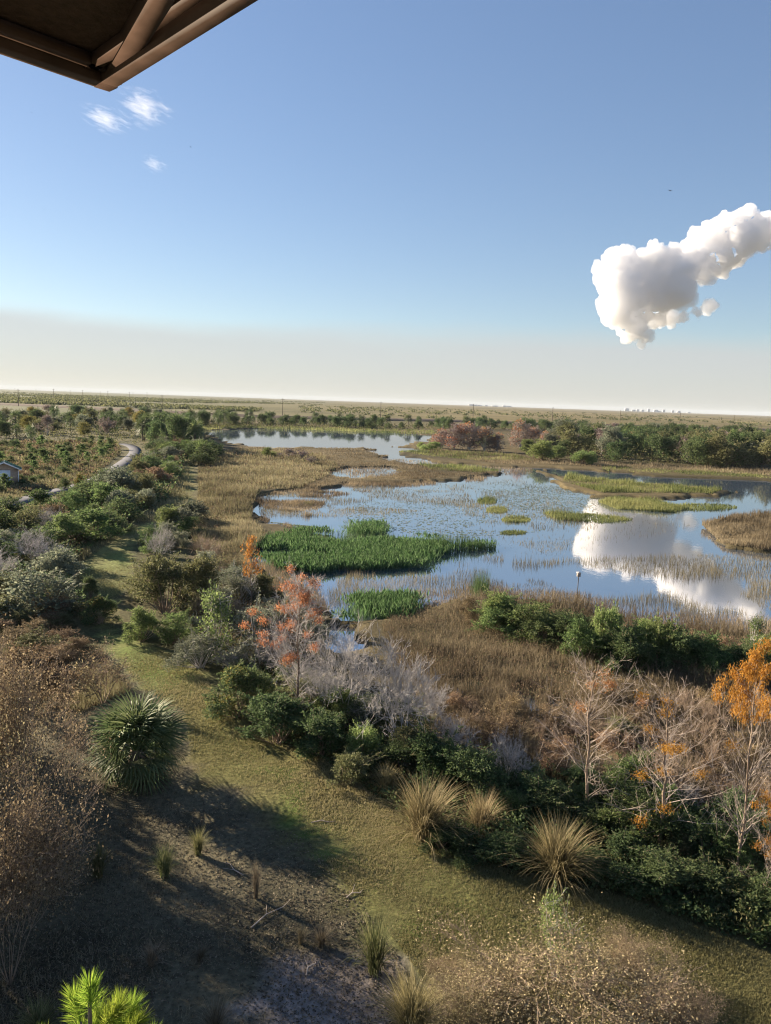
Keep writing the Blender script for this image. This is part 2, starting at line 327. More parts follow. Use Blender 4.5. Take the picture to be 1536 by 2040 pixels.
# paved path
pw = W2(PATH); pb = MB(); c = []
for k in range(len(pw)-1):
    for t in np.linspace(0, 1, 8, endpoint=False): c.append(pw[k]*(1-t)+pw[k+1]*t)
c = np.array(c); ks = np.ones(9)/9; cs = np.stack([np.convolve(np.pad(c[:, j], 4, 'edge'), ks, 'valid') for j in (0, 1)], 1)
tn = np.gradient(cs, axis=0); tn /= np.linalg.norm(tn, axis=1)[:, None]; nn = np.stack([-tn[:, 1], tn[:, 0]], 1)
wdt = 1.15
V = np.concatenate([np.c_[cs+nn*wdt, np.full(len(cs), .09)], np.c_[cs-nn*wdt, np.full(len(cs), .09)], np.c_[cs+nn*(wdt+.05), np.full(len(cs), -.1)], np.c_[cs-nn*(wdt+.05), np.full(len(cs), -.1)]])
n_ = len(cs); q = np.arange(n_-1)
pb.add(V, np.concatenate([np.stack([q, q+n_, q+n_+1, q+1], 1), np.stack([q+2*n_, q, q+1, q+1+2*n_], 1), np.stack([q+n_, q+3*n_, q+1+3*n_, q+1+n_], 1)]))
kind(obj('path', pb.mesh('path', plain('asphalt', (.14,.145,.16), .95, .2, 3, spec=.03))), 'structure')
PATH_C = cs
# ------------------------------------------------------------------ sampling helper: points of an outline, denser close by
def scatter(poly, n, z=0.0, rng=RNG, clump=None, thr=.5, keep_water=None, power=1.0):
    poly = np.array(poly, float); x0, y0 = poly.min(0); x1, y1 = poly.max(0); out = np.zeros((0, 3))
    for _ in range(40):
        px = rng.uniform(x0, x1, n*2); py = rng.uniform(y0, y1, n*2)
        k = inpoly(px, py, poly); P = G(px[k], py[k], z)
        if clump: P = P[fbm(P[:, 0], P[:, 1], clump, 31) > thr]
        if keep_water is not None:
            w = np.zeros(len(P), bool); q = 1.6+np.clip(np.hypot(P[:, 0], P[:, 1])/40, 0, 6)
            b2 = np.clip(np.hypot(P[:, 0], P[:, 1])/30-1.2, 0, 5)*1.8; X = P[:, 0]+(fbm(P[:, 0], P[:, 1], .35, 3)-.5)*q+(fbm(P[:, 0], P[:, 1], .09, 41)-.5)*b2; Y = P[:, 1]+(fbm(P[:, 0], P[:, 1], .35, 9)-.5)*q+(fbm(P[:, 0], P[:, 1], .09, 43)-.5)*b2
            for ww in WATER: w |= inpoly(X, Y, W2(ww))
            for ww in MARSH_IN: w &= ~inpoly(X, Y, W2(ww))
            P = P[w == keep_water]
        out = np.concatenate([out, P])
        if len(out) >= n: break
    return out[:n]
# ------------------------------------------------------------------ levee far off and its line of poles
lp = W2([(-500,786),(0,806.5),(250,818),(500,831),(700,836.5),(860,839.5),(1100,846),(1536,858),(2200,872)])
lb = MB(); tn = np.gradient(lp, axis=0); tn /= np.linalg.norm(tn, axis=1)[:, None]; nn = np.stack([-tn[:, 1], tn[:, 0]], 1)
prof = [(-7,-.2),(-3,1.5),(3,1.5),(7,-.2)]; n_ = len(lp); q = np.arange(n_-1)
lb.add(np.concatenate([np.c_[lp+nn*o, np.full(n_, z)] for o, z in prof]), np.concatenate([np.stack([q+k*n_, q+1+k*n_, q+1+(k+1)*n_, q+(k+1)*n_], 1) for k in range(3)]))
kind(obj('levee', lb.mesh('levee', plain('levee_earth', (.10,.075,.055), .95, .4, .15))), 'structure')
M['pole'] = plain('pole_wood', (.09,.07,.055), .9, .3, 3, (1,1,.2))
def make_pole_mesh():
    a = MB(); a.tubes([(0,0,-.5)], [(0,0,11.6)], [.22], [.15], 8)
    b = MB(); b.box(-1.2,1.2,-.24,-.14,10.6,10.75)
    return a.mesh('post', M['pole']), b.mesh('crossarm', M['pole'])
PM = make_pole_mesh()
def pole(px, pyb, s, label, group):
    t = thing('utility_pole', label, 'utility pole', G(px, pyb), group, rz=.35, scale=(s, s, s))
    obj('post', PM[0], t); obj('crossarm', PM[1], t)
for px, y, s in ((37,809,1.05),(323,819,1.0),(563,829,1.05),(758,834,1.05),(942,837,1.1),(1100,840,1.1),(1235,842,1.05),(1354,843,1.0),(1462,844,.95)):
    pole(px, y, s, 'wooden utility pole with one crossarm standing along the brown levee', 'utility poles along the levee')
for px, y in ((107,797),(165,796.5),(215,797.5),(258,798),(293,799),(30,784),(72,785),(140,787.5),(200,789),(265,790.5),(395,794),(520,797.5),(655,801.5)):
    pole(px, y, 1.2, 'faint distant utility pole on the hazy green plain', 'distant poles on the plain')
# skyline at the edge of the plain
BM = plain('far_concrete', (.4,.4,.4), .8, .15, .02); BG = plain('far_glass', (.25,.29,.33), .3, .1, .1)
rs = np.random.default_rng(5)
def building(px, h, w):
    d = ray(px, 822); k = 10500/d[1]; x, y = d[0]*k, 10500
    t = thing('tower_block', 'tiny pale tower block on the hazy skyline beyond the marsh', 'building', (x, y, 0), 'skyline beyond the marsh')
    b = MB(); b.box(-w/2, w/2, -w/3, w/3, -1, h); b.box(-w/5, w/5, -w/6, w/6, h-.5, h*1.08); obj('wall', b.mesh('wall', BM), t)
    g = MB()
    for k in range(max(2, int(h/7))): g.box(-w*.46, w*.46, -w/3-.3, -w/3+.3, 3+k*7, 6+k*7)
    obj('window_band', g.mesh('window_band', BG), t)
for x in (938,948,955,968,985,1004,1012): building(x, rs.uniform(10, 22), rs.uniform(40, 80))
for x in (1248,1262,1270,1280,1292,1306,1312,1322,1340,1352,1372): building(x, rs.uniform(10, 40), rs.uniform(30, 60))
# ------------------------------------------------------------------ roof eave of the lookout tower
RZ = 13.3
cr = G(218,183,RZ); e1 = G(0,108,RZ); e2 = G(515,0,RZ); hp = G(330,0,RZ+.004); LIFT = np.array([0,0,.06]); cr = cr+LIFT; e1 = e1+LIFT; e2 = e2+LIFT; hp = hp+LIFT
u1 = (e1-cr)/np.linalg.norm(e1-cr); u2 = (e2-cr)/np.linalg.norm(e2-cr); uh = (hp-cr)/np.linalg.norm(hp-cr)
M['roofwood'] = plain('stained_timber', (.085,.055,.042), .75, .35, 5, (1,1,1))
M['soffit'] = plain('soffit_board', (.075,.053,.047), .85, .3, 30, (1,1,1), bump=.5)
roof = thing('tower_roof', 'dark brown timber roof corner of the lookout tower overhead', 'roof', (0, 0, 0))
E1 = cr+u1*4.2; E2 = cr+u2*4.2; HP = cr+uh*4.6
up = np.array([0,0,1.])
in1 = np.cross(up, u1); in1 *= np.sign(in1 @ u2); in2 = np.cross(up, u2); in2 *= np.sign(in2 @ u1)
for E_, in_ in ((E1, in1), (E2, in2)):
    o_ = MB().beam(cr+in_*.035, E_+in_*.035, .07, .12); obj('fascia', o_.mesh('fascia', M['roofwood']), roof)
    o_ = MB().beam(cr+in_*.12+up*-.01, E_+in_*.12+up*-.01, .05, .04); obj('eave_batten', o_.mesh('eave_batten', M['roofwood']), roof)
o_ = MB().beam(cr+uh*.05-up*.01, HP-up*.01, .08, .06); obj('hip_rafter', o_.mesh('hip_rafter', M['roofwood']), roof)
for E_ in (E1, E2):
    s = MB(); a_ = np.array([cr, E_, HP])+up*.02; s.add(np.concatenate([a_, a_+up*.04]), [(0,1,2),(3,5,4)]); obj('soffit_panel', s.mesh('soffit_panel', M['soffit']), roof)
    for f in ((.3,) if E_ is E2 else ()):
        a0 = cr+(E_-cr)*f; a1 = cr+(HP-cr)*f
        j = MB().beam(a0*.93+a1*.07+up*-.005, a1*.95+a0*.05+up*-.005, .05, .05); obj('jack_rafter', j.mesh('jack_rafter', M['roofwood']), roof)
# ------------------------------------------------------------------ clouds
def vol_mat(name, dens, noise=False, step=None, aniso=.25):
    m, nt, out = mat_new(name); v = nt.nodes.new('ShaderNodeVolumePrincipled'); v.inputs['Color'].default_value = (.935,.94,.955,1)
    v.inputs['Density'].default_value = dens; v.inputs['Anisotropy'].default_value = aniso
    for q in ('Density Attribute', 'Color Attribute', 'Temperature Attribute'): v.inputs[q].default_value = ''
    nt.links.new(v.outputs[0], out.inputs['Volume'])
    if noise:
        N = nt.nodes.new; L = nt.links.new
        tc = N('ShaderNodeTexCoord'); mp = N('ShaderNodeMapping'); mp.inputs['Scale'].default_value = noise; mp.inputs['Rotation'].default_value = (0,.5,0)
        n = N('ShaderNodeTexNoise'); n.inputs['Scale'].default_value = 2.2; n.inputs['Detail'].default_value = 6; n.inputs['Roughness'].default_value = .62
        n.inputs['Distortion'].default_value = .8
        L(tc.outputs['Object'], mp.inputs[0]); L(mp.outputs[0], n.inputs[0])
        ln = N('ShaderNodeVectorMath'); ln.operation = 'LENGTH'; L(tc.outputs['Object'], ln.inputs[0])
        fo = N('ShaderNodeMapRange'); 
        for i_, v_ in ((1,.15),(2,1.0),(3,.12),(4,-.32)): fo.inputs[i_].default_value = v_
        L(ln.outputs['Value'], fo.inputs[0])
        a = N('ShaderNodeMath'); a.operation = 'ADD'; L(n.outputs[0], a.inputs[0]); L(fo.outputs[0], a.inputs[1])
        r = N('ShaderNodeMapRange')
        for i_, v_ in ((1,.47),(2,.75),(3,0),(4,dens)): r.inputs[i_].default_value = v_
        L(a.outputs[0], r.inputs[0]); L(r.outputs[0], v.inputs['Density'])
    return m
def sphere(mb, c, r, nu=14, nv=9):
    a = np.linspace(0, 2*np.pi, nu, endpoint=False); t = np.linspace(0, np.pi, nv)
    V = np.stack([np.sin(t)[:, None]*np.cos(a), np.sin(t)[:, None]*np.sin(a), np.cos(t)[:, None]*np.ones(nu)], -1)*r+c
    i = np.arange(nu*nv).reshape(nv, nu); i2 = np.roll(i, -1, 1)
    mb.add(V, np.stack([i[:-1], i[1:], i2[1:], i2[:-1]], -1).reshape(-1, 4))
CD = 2500.0
def cloud_hull(name, blobs, mat, rng, vox, disp):
    c0 = np.mean([ray(b[0], b[1])*CD for b in blobs], 0)+np.array([0,0,CAM_H]); mb = MB()
    for px, py, r in blobs:
        R_ = r*CD/FPX; ctr = ray(px, py)*CD+np.array([0,0,CAM_H])-c0+np.array([0, rng.normal()*R_*.5, 0]); sphere(mb, ctr, R_*.86)
        for _ in range(46):
            d = rng.normal(size=3); d /= np.linalg.norm(d)
            sphere(mb, ctr+d*R_*.8, R_*rng.uniform(.12, .34), 10, 7)
    o = obj('tmp', mb.mesh('tmp', mat))
    m1 = o.modifiers.new('r', 'REMESH'); m1.mode = 'VOXEL'; m1.voxel_size = vox
    for ns, st, ty in disp:
        tx = bpy.data.textures.new('billow', 'CLOUDS' if ty == 'C' else 'VORONOI'); tx.noise_scale = ns
        if ty == 'C': tx.noise_depth = 3
        dm = o.modifiers.new('d', 'DISPLACE'); dm.texture = tx; dm.strength = st; dm.mid_level = .5
    dg = bpy.context.evaluated_depsgraph_get(); me = bpy.data.meshes.new_from_object(o.evaluated_get(dg)); me.name = name
    bpy.data.meshes.remove(o.data)
    return obj(name, me, None, c0)
rc = np.random.default_rng(11)
cu = cloud_hull('cloud', [(1222,545,44),(1245,518,34),(1240,590,52),(1228,622,38),(1262,645,36),(1280,668,18),(1278,684,9),(1300,575,56),(1290,525,38),(1330,545,48),(1335,590,40),(1362,530,42),(1345,575,40),(1395,540,34),(1440,515,34),(1480,500,30),(1310,620,34),(1390,502,40),(1420,480,46),(1450,458,40),(1485,442,30),(1470,480,38),(1505,468,36),(1535,450,30),(1570,440,34),(1335,625,26),(1362,632,15),(1385,624,13),(1410,612,16)],
    vol_mat('cumulus', .042, aniso=0), rc, 3.6, [(70, 34, 'C'), (30, 18, 'C'), (26, -6, 'V'), (12, 8, 'C'), (6, 5, 'C')])
tag(cu, 'big white billowing cumulus cloud above the right end of the marsh', 'cloud')
wv = vol_mat('wisp', .008, (1.2,1.2,2.6))
for px, py, a, bz, lab in ((208,236,88,40,'small bright wispy cloud just below the roof corner'),(285,212,95,60,'thin torn veil of cloud shreds right of the roof corner'),(306,326,46,28,'lone tiny puff of cloud below the other wisps')):
    s = MB(); sphere(s, np.zeros(3), 1.0, 20, 12); d = ray(px, py)*CD; k = CD/FPX
    tag(obj('cloud_wisp', s.mesh('cloud_wisp', wv, True), None, d+np.array([0,0,CAM_H]), (0,rad(18),0), (a*k, a*k*.6, bz*k)), lab, 'cloud')
# ------------------------------------------------------------------ birds
def bird(px, py, dist_, rz, bank, label):
    t = tag(obj('bird', None, None, ray(px, py)*dist_+np.array([0,0,CAM_H]), (0, bank, rz)), label, 'bird', None)
    m = plain('plumage', (.02,.018,.016), .8)if 'plumage' not in bpy.data.materials else bpy.data.materials['plumage']
    b = MB(); b.tubes([(0,-.3,0),(0,.1,.0),(0,.3,0)], [(0,.1,0),(0,.3,0),(0,.42,-.02)], [.04,.09,.05], [.09,.05,.02], 7)
    b.add([(-.04,-.28,0),(.04,-.28,0),(.13,-.62,0),(-.13,-.62,0)], [(0,1,2,3)]); obj('body', b.mesh('body', m), t)
    for s in (-1, 1):
        w = MB(); w.add([(s*.05,.16,.02),(s*.45,.24,.16),(s*.9,.12,.22),(s*.98,-.05,.24),(s*.8,-.16,.2),(s*.4,-.14,.13),(s*.05,-.15,.02)], [(0,1,5,6),(1,2,4,5)]); w.add([(s*.9,.12,.22),(s*.98,-.05,.24),(s*.8,-.16,.2)], [(0,1,2)])
        obj('wing', w.mesh('wing', m), t)
bird(1336, 380, 230, .5, -.12, 'dark vulture soaring on spread wings above the big cumulus')
bird(380, 293, 520, 1.1, .1, 'tiny dark bird gliding beside the lone cloud puff')
bird(1266, 631, 600, 2.0, .1, 'speck of a dark bird in front of the cumulus')
bird(63, 225, 600, .2, .1, 'speck of a dark bird left of the small wispy cloud')
bird(88, 418, 650, 1.7, .1, 'speck of a dark bird low in the pale left sky')
# ------------------------------------------------------------------ plant kinds (unit size: one high, about one wide)
def unit(v): return v/(np.linalg.norm(v, axis=-1, keepdims=True)+1e-9)
def make_lobes(rng, n, zlo, zhi, spread, rlo, rhi):
    a = rng.random(n)*2*np.pi; rr = np.sqrt(rng.random(n))*spread; z = rng.uniform(zlo, zhi, n)
    rr *= np.sqrt(np.clip(1.15-((z-zlo)/(zhi-zlo+1e-6)), .15, 1))
    c = np.stack([rr*np.cos(a), rr*np.sin(a), z], 1); r = rng.uniform(rlo, rhi, n)
    return c, r
def lobe_leaves(mb, rng, c, r, n, leaf, fill=.5, droop=0., zf=1.0):
    k = rng.choice(len(c), n, p=r**2/np.sum(r**2)); d = unit(rng.normal(size=(n, 3))+np.array([0,0,.35]))
    rad_ = r[k]*(fill+(1-fill)*rng.random(n)**.5)*(1+.22*np.sin(d[:, 0]*9+k)*np.cos(d[:, 1]*8+k*2))
    P = c[k]+d*rad_[:, None]*np.array([1,1,zf]); ok = P[:, 2] > .015; P = P[ok]; d = d[ok]
    D = unit(d+rng.normal(size=P.shape)*.8+np.array([0,0,-droop]))
    s = leaf*rng.uniform(.6, 1.5, len(P)); mb.leaves(P, D, s, s*.55, rng, nrm=d)
def stems_to(mb, rng, c, r, base_r, trunk=0.0, twigs=6):
    n = len(c); b0 = np.array([[0,0,trunk]])+np.c_[rng.normal(size=(n, 2))*(.03 if trunk == 0 else .004), np.zeros(n)]
    mid = b0*.45+c*.55+np.c_[rng.normal(size=(n, 2))*.03, -.04*np.ones(n)]
    if trunk: mb.tubes([(0,0,-.03),(0,0,trunk*.5)], [(0,0,trunk*.5),(0,0,trunk+.02)], [base_r*1.6, base_r*1.25], [base_r*1.25, base_r], 7)
    else: b0[:, 2] = -.03
    mb.tubes(b0, mid, np.full(n, base_r*.6), np.full(n, base_r*.45), 5); mb.tubes(mid, c, np.full(n, base_r*.45), np.full(n, base_r*.25), 4)
    k = np.repeat(np.arange(n), twigs); d = unit(rng.normal(size=(len(k), 3))+np.array([0,0,.5]))
    mb.tubes(c[k], c[k]+d*r[k][:, None]*.95, np.full(len(k), base_r*.2), np.full(len(k), base_r*.06), 3)
def proto(seed, leafmat, stemmat, n=6000, leaf=.035, lobes=21, trunk=0., zlo=.12, zhi=.82, spread=.48, rlo=.06, rhi=.2, fillr=.2, droop=0., base_r=.014, twigs=6, second=None):
    rng = np.random.default_rng(seed); c, r = make_lobes(rng, lobes, zlo, zhi, spread, rlo, rhi)
    s = MB(); stems_to(s, rng, c, r, base_r, trunk, twigs)
    f = MB(); lobe_leaves(f, rng, c, r, n, leaf, fillr, droop)
    ns = 44; k = rng.integers(0, lobes, ns); dr = unit(rng.normal(size=(ns, 3))*np.array([1,1,.5])+np.array([0,0,.9])); p0 = c[k]+dr*r[k][:, None]*.8; Ls = rng.uniform(.08, .3, ns)
    s.tubes(c[k], p0+dr*Ls[:, None], np.full(ns, .004), np.full(ns, .002), 3)
    m_ = max(8, n//160); kk = np.repeat(np.arange(ns), m_); P = p0[kk]+dr[kk]*(Ls[kk]*rng.random(len(kk)))[:, None]+rng.normal(size=(len(kk), 3))*.012; lf_ = leaf*rng.uniform(.6, 1.3, len(kk)); f.leaves(P, unit(dr[kk]+rng.normal(size=P.shape)*.7), lf_, lf_*.5, rng)
    top = max(v[:, 2].max() for v in f.V)
    for q in (s, f):
        for v in q.V: v[:, 2] /= top
    d = {'stem': s.mesh('stem', M[stemmat]), 'fol': f.mesh('foliage', M[leafmat])}
    if second:
        g = MB(); lobe_leaves(g, rng, c[r.argsort()[-4:]]+np.array([0,0,.04]), r[r.argsort()[-4:]], n//5, leaf, .8); g.V = [v*np.array([1,1,1/top]) for v in g.V]
        d['second'] = g.mesh('coloured_leaves', M[second])
    return d
def twig_tree(rng, levels, L0, r0, ang, nchild, gravity=.05, trunk_dir=(0,0,1), start=(0,0,-.02), wob=.12):
    S = []; tips = []
    stack = [(np.array(start, float), unit(np.array(trunk_dir, float)), L0, r0, 0)]
    while stack:
        p, d, L_, r_, lv = stack.pop()
        segs = 3 if lv < 2 else 2
        for k in range(segs):
            q = p+d*L_/segs; S.append((p, q, r_*(1-.25*k/segs), r_*(1-.25*(k+1)/segs), lv)); p = q
            d = unit(d+rng.normal(size=3)*wob+np.array([0,0,gravity]))
            if lv < levels and (k > 0 or lv > 0):
                for _ in range(rng.integers(1, nchild+1)):
                    s = unit(np.cross(d, rng.normal(size=3))); a = rng.uniform(*ang)
                    stack.append((p.copy(), unit(d*math.cos(a)+s*math.sin(a)), L_*rng.uniform(.5, .78), r_*.55, lv+1))
        if lv >= levels-1: tips.append((p, d))
    return S, tips
def bare(seed, twigmat, levels=4, starts=5, nchild=2, r0=.012, foliage=None, nf=0, leaf=.03, frac=.4, jit=.035, rmin=.0022):
    rng = np.random.default_rng(seed); S = []; tips = []
    for k in range(starts):
        a = k/starts*2*np.pi+rng.random(); s, t = twig_tree(rng, levels, rng.uniform(.3,.42), r0, (.3,.85), nchild, .06, (math.cos(a)*.45, math.sin(a)*.45, 1)); S += s; tips += t
    P0 = np.array([s[0] for s in S]); P1 = np.array([s[1] for s in S]); top = P1[:, 2].max(); wd = np.percentile(np.hypot(P1[:, 0], P1[:, 1]), 97)*2
    sc_ = np.array([1/wd, 1/wd, 1/top]); m = MB(); m.tubes(P0*sc_, P1*sc_, [max(s[2], rmin) for s in S], [max(s[3], rmin*.8) for s in S], 3)
    d = {'stem': m.mesh('stem', M[twigmat])}
    if foliage:
        T = np.array([t[0] for t in tips])*sc_; T = T[fbm(T[:, 0]+5, T[:, 2]+T[:, 1], 4., seed) > 1-frac-.1]
        k = rng.integers(0, len(T), nf); f = MB(); P = T[k]+rng.normal(size=(nf, 3))*jit; s = leaf*rng.uniform(.6, 1.4, nf); f.leaves(P, rng.normal(size=(nf, 3)), s, s*.55, rng); d['fol'] = f.mesh('foliage', M[foliage])
    return d
def cypress(seed, fol, nf=2500, zf=(.55, 1.), frac=.8, wid=.5, twig='pale_twig', leaf=.02, nb=44, tw=2, th=.42, clusters=0):
    rng = np.random.default_rng(seed); P0 = []; P1 = []; R0 = []; R1 = []; tip = []
    zs = np.linspace(0, 1, 11); wob = np.c_[np.cumsum(rng.normal(size=(11, 2))*.012, 0), zs]; wob[0, :2] = 0
    tr = MB(); rr = .015*(1-zs*.8); tr.tubes(wob[:-1]-np.array([0,0,.02]), wob[1:], rr[:-1], rr[1:], 7)
    for k in range(nb):
        z = rng.uniform(.16, .97); p = np.array([np.interp(z, zs, wob[:, j]) for j in range(3)]); a = rng.random()*2*np.pi
        L_ = wid*(.25+.75*math.sin(min(1, (1.02-z)*1.5)*1.5))*rng.uniform(.6, 1.05); d = unit(np.array([math.cos(a), math.sin(a), rng.uniform(.25,1.0)]))
        r = .009*th*(1.2-z)
        for sg in range(4):
            q = p+d*L_/4; P0.append(p); P1.append(q); R0.append(r*(1-sg*.2)); R1.append(r*(.8-sg*.2)); p = q; d = unit(d+rng.normal(size=3)*.16+np.array([0,0,.06]))
            for _ in range(tw):
                e = unit(d+rng.normal(size=3)*.7); l2 = L_*rng.uniform(.15,.4); P0.append(p); P1.append(p+e*l2); R0.append(.003*th); R1.append(.0014*th); tip.append(p+e*l2*.8)
                for _ in range(tw-1):
                    e2 = unit(e+rng.normal(size=3)*.6); P0.append(p+e*l2*.6); P1.append(p+e*l2*.6+e2*l2*.6); R0.append(.002*th); R1.append(.001*th); tip.append(p+e*l2*.6+e2*l2*.5)
    br = MB(); br.tubes(P0, P1, R0, R1, 3); d = {'stem': tr.mesh('trunk', M['bark' if twig != 'pale_twig' else 'brown_twig']), 'branch': br.mesh('branches', M[twig])}
    T = np.array(tip); T = T[(T[:, 2] > zf[0]) & (T[:, 2] < zf[1]+.08)]; T = T[fbm(T[:, 0]*1.+3, T[:, 1]+T[:, 2]*1.3, 5., seed, 2) > 1-frac-.12] if frac < 1 else T
    if clusters: T = T[rng.permutation(len(T))[:clusters]]
    if nf and len(T):
        k = rng.integers(0, len(T), nf); P = T[k]+rng.normal(size=(nf, 3))*np.array([.026,.026,.014]); s = leaf*rng.uniform(.5, 1.4, nf)
        f = MB(); f.leaves(P, rng.normal(size=(nf, 3))+np.array([0,0,-.5]), s, s*.38, rng); d['fol'] = f.mesh('foliage', M[fol])
    return d
def fan_mesh(seed, nb=22, pet=.55, mat='palm', detail=True):
    """one fan frond growing along +X from the origin: stalk, then blades spreading in a fan and drooping at the tips"""
    rng = np.random.default_rng(seed); m = MB(); m.tubes([(0,0,0),(pet*.5,0,.0)], [(pet*.5,0,0),(pet,0,-.01)], [.016,.012], [.012,.008], 4)
    for k in range(nb):
        t = (k/(nb-1)-.5)*2; a = t*1.75; L_ = (.62-.16*abs(t)**2)*rng.uniform(.9, 1.1); w = .03 if detail else .05
        d = np.array([math.cos(a), math.sin(a), 0]); s = np.array([-math.sin(a), math.cos(a), 0]); z0 = .05*abs(t)
        b0 = np.array([pet,0,-.01]); b1 = b0+d*L_*.55+np.array([0,0,z0]); b2 = b0+d*L_*.85+np.array([0,0,z0-.06-rng.random()*.04]); b3 = b0+d*L_+np.array([0,0,z0-.16-rng.random()*.08])
        m.add([b0-s*.004, b0+s*.004, b1+s*w*.5+[0,0,.006], b1-s*w*.5, b2+s*w*.35, b2-s*w*.35, b3], [(0,1,2,3),(3,2,4,5)], np.full(7, rng.random())); m.F.append(np.array([(5,4,6)])+m.n-7)
    return m
def frond_tfs(rng, n, z0, elo, ehi):
    r = []
    for k in range(n):
        a = k*2.399963+rng.normal()*.15; e = elo+(ehi-elo)*((k+.5)/n)+rng.normal()*.08
        r.append((a, e, rng.uniform(.85, 1.1)))
    return r
def palm_far(seed, trunk=.5, nfr=22, mat='palm'):
    rng = np.random.default_rng(seed); f = MB(); fm = fan_mesh(seed, 11, .4, mat, False); V0 = np.concatenate(fm.V); A0 = np.concatenate(fm.A)
    for a, e, s in frond_tfs(rng, nfr, trunk, -.75, 1.35):
        R_ = np.array(Matrix.Rotation(a, 3, 'Z') @ Matrix.Rotation(-e, 3, 'Y') @ Matrix.Rotation(rng.normal()*.5, 3, 'X'))
        V = (V0*s*.5) @ R_.T + np.array([0,0,trunk]); st = f.n; f.V.append(V.astype(np.float32)); f.A.append(A0); f.F += [q+st for q in fm.F]; f.n += len(V)
    t = MB(); t.tubes([(0,0,-.03),(0,0,trunk*.5)], [(0,0,trunk*.5),(0,0,trunk+.02)], [.045,.035], [.035,.04], 7)
    top = max(v[:, 2].max() for v in f.V)
    for q in (t, f):
        for v in q.V: v /= np.array([1,1,top])
    return {'stem': t.mesh('trunk', M['bark']), 'fol': f.mesh('crown', M[mat])}
def tuft(seed, mat, n=420, w=.012, arch=.9):
    rng = np.random.default_rng(seed); a = rng.random(n)*2*np.pi; e = np.abs(rng.normal(size=n))*.45*arch; L_ = rng.uniform(.55, 1.1, n)
    d = np.stack([np.cos(a)*np.sin(e), np.sin(a)*np.sin(e), np.cos(e)], 1); p = np.c_[rng.normal(size=(n, 2))*.05, np.zeros(n)]
    s = np.stack([-np.sin(a), np.cos(a), 0*a], 1)*w/2; pts = [p]
    for k in range(4):
        p = p+d*(L_/4)[:, None]; pts.append(p); d = unit(d+np.stack([np.cos(a)*.12, np.sin(a)*.12, -.2*arch*(.3+e)*(k+1)], 1)*1.0)
    pts = [np.c_[q[:, :2], np.maximum(q[:, 2], .01)] for q in pts]
    V = np.stack([pts[0]-s, pts[0]+s, pts[1]-s, pts[1]+s, pts[2]-s*.85, pts[2]+s*.85, pts[3]-s*.6, pts[3]+s*.6, pts[4]], 1); i = np.arange(n)[:, None]*9
    m = MB(); m.add(V, np.concatenate([i+np.array([[k, k+1, k+3, k+2]]) for k in (0, 2, 4)]), np.repeat(rng.random(n), 9)); m.F.append(i+np.array([[6,7,8]]))
    top = np.percentile(m.V[0][:, 2], 99); wd = np.percentile(np.hypot(m.V[0][:, 0], m.V[0][:, 1]), 96)*2; m.V[0] /= np.array([wd, wd, top], np.float32)
    return {'fol': m.mesh('blades', M[mat])}
FWD = np.array([0, cP, -sP])
def size_at(px, pyb, pyt, wpx):
    P = G(px, pyb); dep = (P-np.array([0,0,CAM_H])) @ FWD
    return P, max(.2, height_at(px, pyb, pyt)), wpx*dep/FPX
NAMES = {'stem': 'trunk', 'fol': 'crown', 'branch': 'branches', 'second': 'coloured_leaves'}
def put(pr, P, h, w, name, label, cat, group=None, rng=RNG, names=None, rz=None):
    t = thing(name, label, cat, (P[0], P[1], P[2] if len(P) > 2 else 0), group, rng.random()*6.28 if rz is None else rz, (w, w, h))
    for k in ('stem', 'branch', 'fol', 'second'):
        if k in pr: obj((names or NAMES).get(k, k), pr[k], t)
    return t
def plant(pr, px, pyb, pyt, wpx, name, label, cat, group=None, names=None):
    P, h, w = size_at(px, pyb, pyt, wpx); return put(pr, P, h, w, name, label, cat, group, names=names)
SH = {'stem': 'stems', 'fol': 'foliage', 'second': 'coloured_leaves'}
TU = {'fol': 'blades'}
# near kinds
n_green = [proto(100+k, 'green', 'brown_twig', 7000, .034) for k in range(2)]
n_dark = [proto(110+k, 'dark', 'brown_twig', 7000, .036) for k in range(2)]
n_olive = [proto(120+k, 'olive', 'brown_twig', 6500, .032, fillr=.3) for k in range(2)]
n_lime = [proto(130+k, 'lime', 'brown_twig', 6500, .034, spread=.3) for k in range(2)]
n_yellow = proto(140, 'dark', 'brown_twig', 7000, .036, second='yellow')
n_grey = [proto(150+k, 'greygreen', 'grey_twig', 5500, .028, fillr=.2) for k in range(2)]
n_sparse = proto(160, 'green', 'grey_twig', 1700, .036, lobes=14, spread=.4, fillr=.1, twigs=14)
n_sap = proto(165, 'lime', 'grey_twig', 2600, .03, lobes=14, spread=.4, fillr=.1, twigs=12)
n_dry = [bare(170+k, 'brown_twig', 5, 8, 2, .0035, 'gold', 19000, .0135, 1.2, .055, .001) for k in range(2)]
n_brown = [proto(175+k, 'brown', 'brown_twig', 6500, .026, lobes=20, spread=.45, fillr=.05, twigs=18, base_r=.008) for k in range(2)]
n_bare = [bare(180+k, 'grey_twig', 5, 6, 2, .005, rmin=.0013) for k in range(2)]
n_brownbare = [bare(195+k, 'brown_twig', 4, 6, 2, .007) for k in range(2)]
n_bareleaf = bare(190, 'brown_twig', 4, 5, 2, .010, 'gold', 1500, .03, .7)
t_straw = [tuft(200+k, 'straw', 900, .009) for k in range(2)]; t_green = [tuft(210+k, 'tuftgreen', 360, .014) for k in range(2)]; t_dry = tuft(220, 'tuftdry', 260, .014)
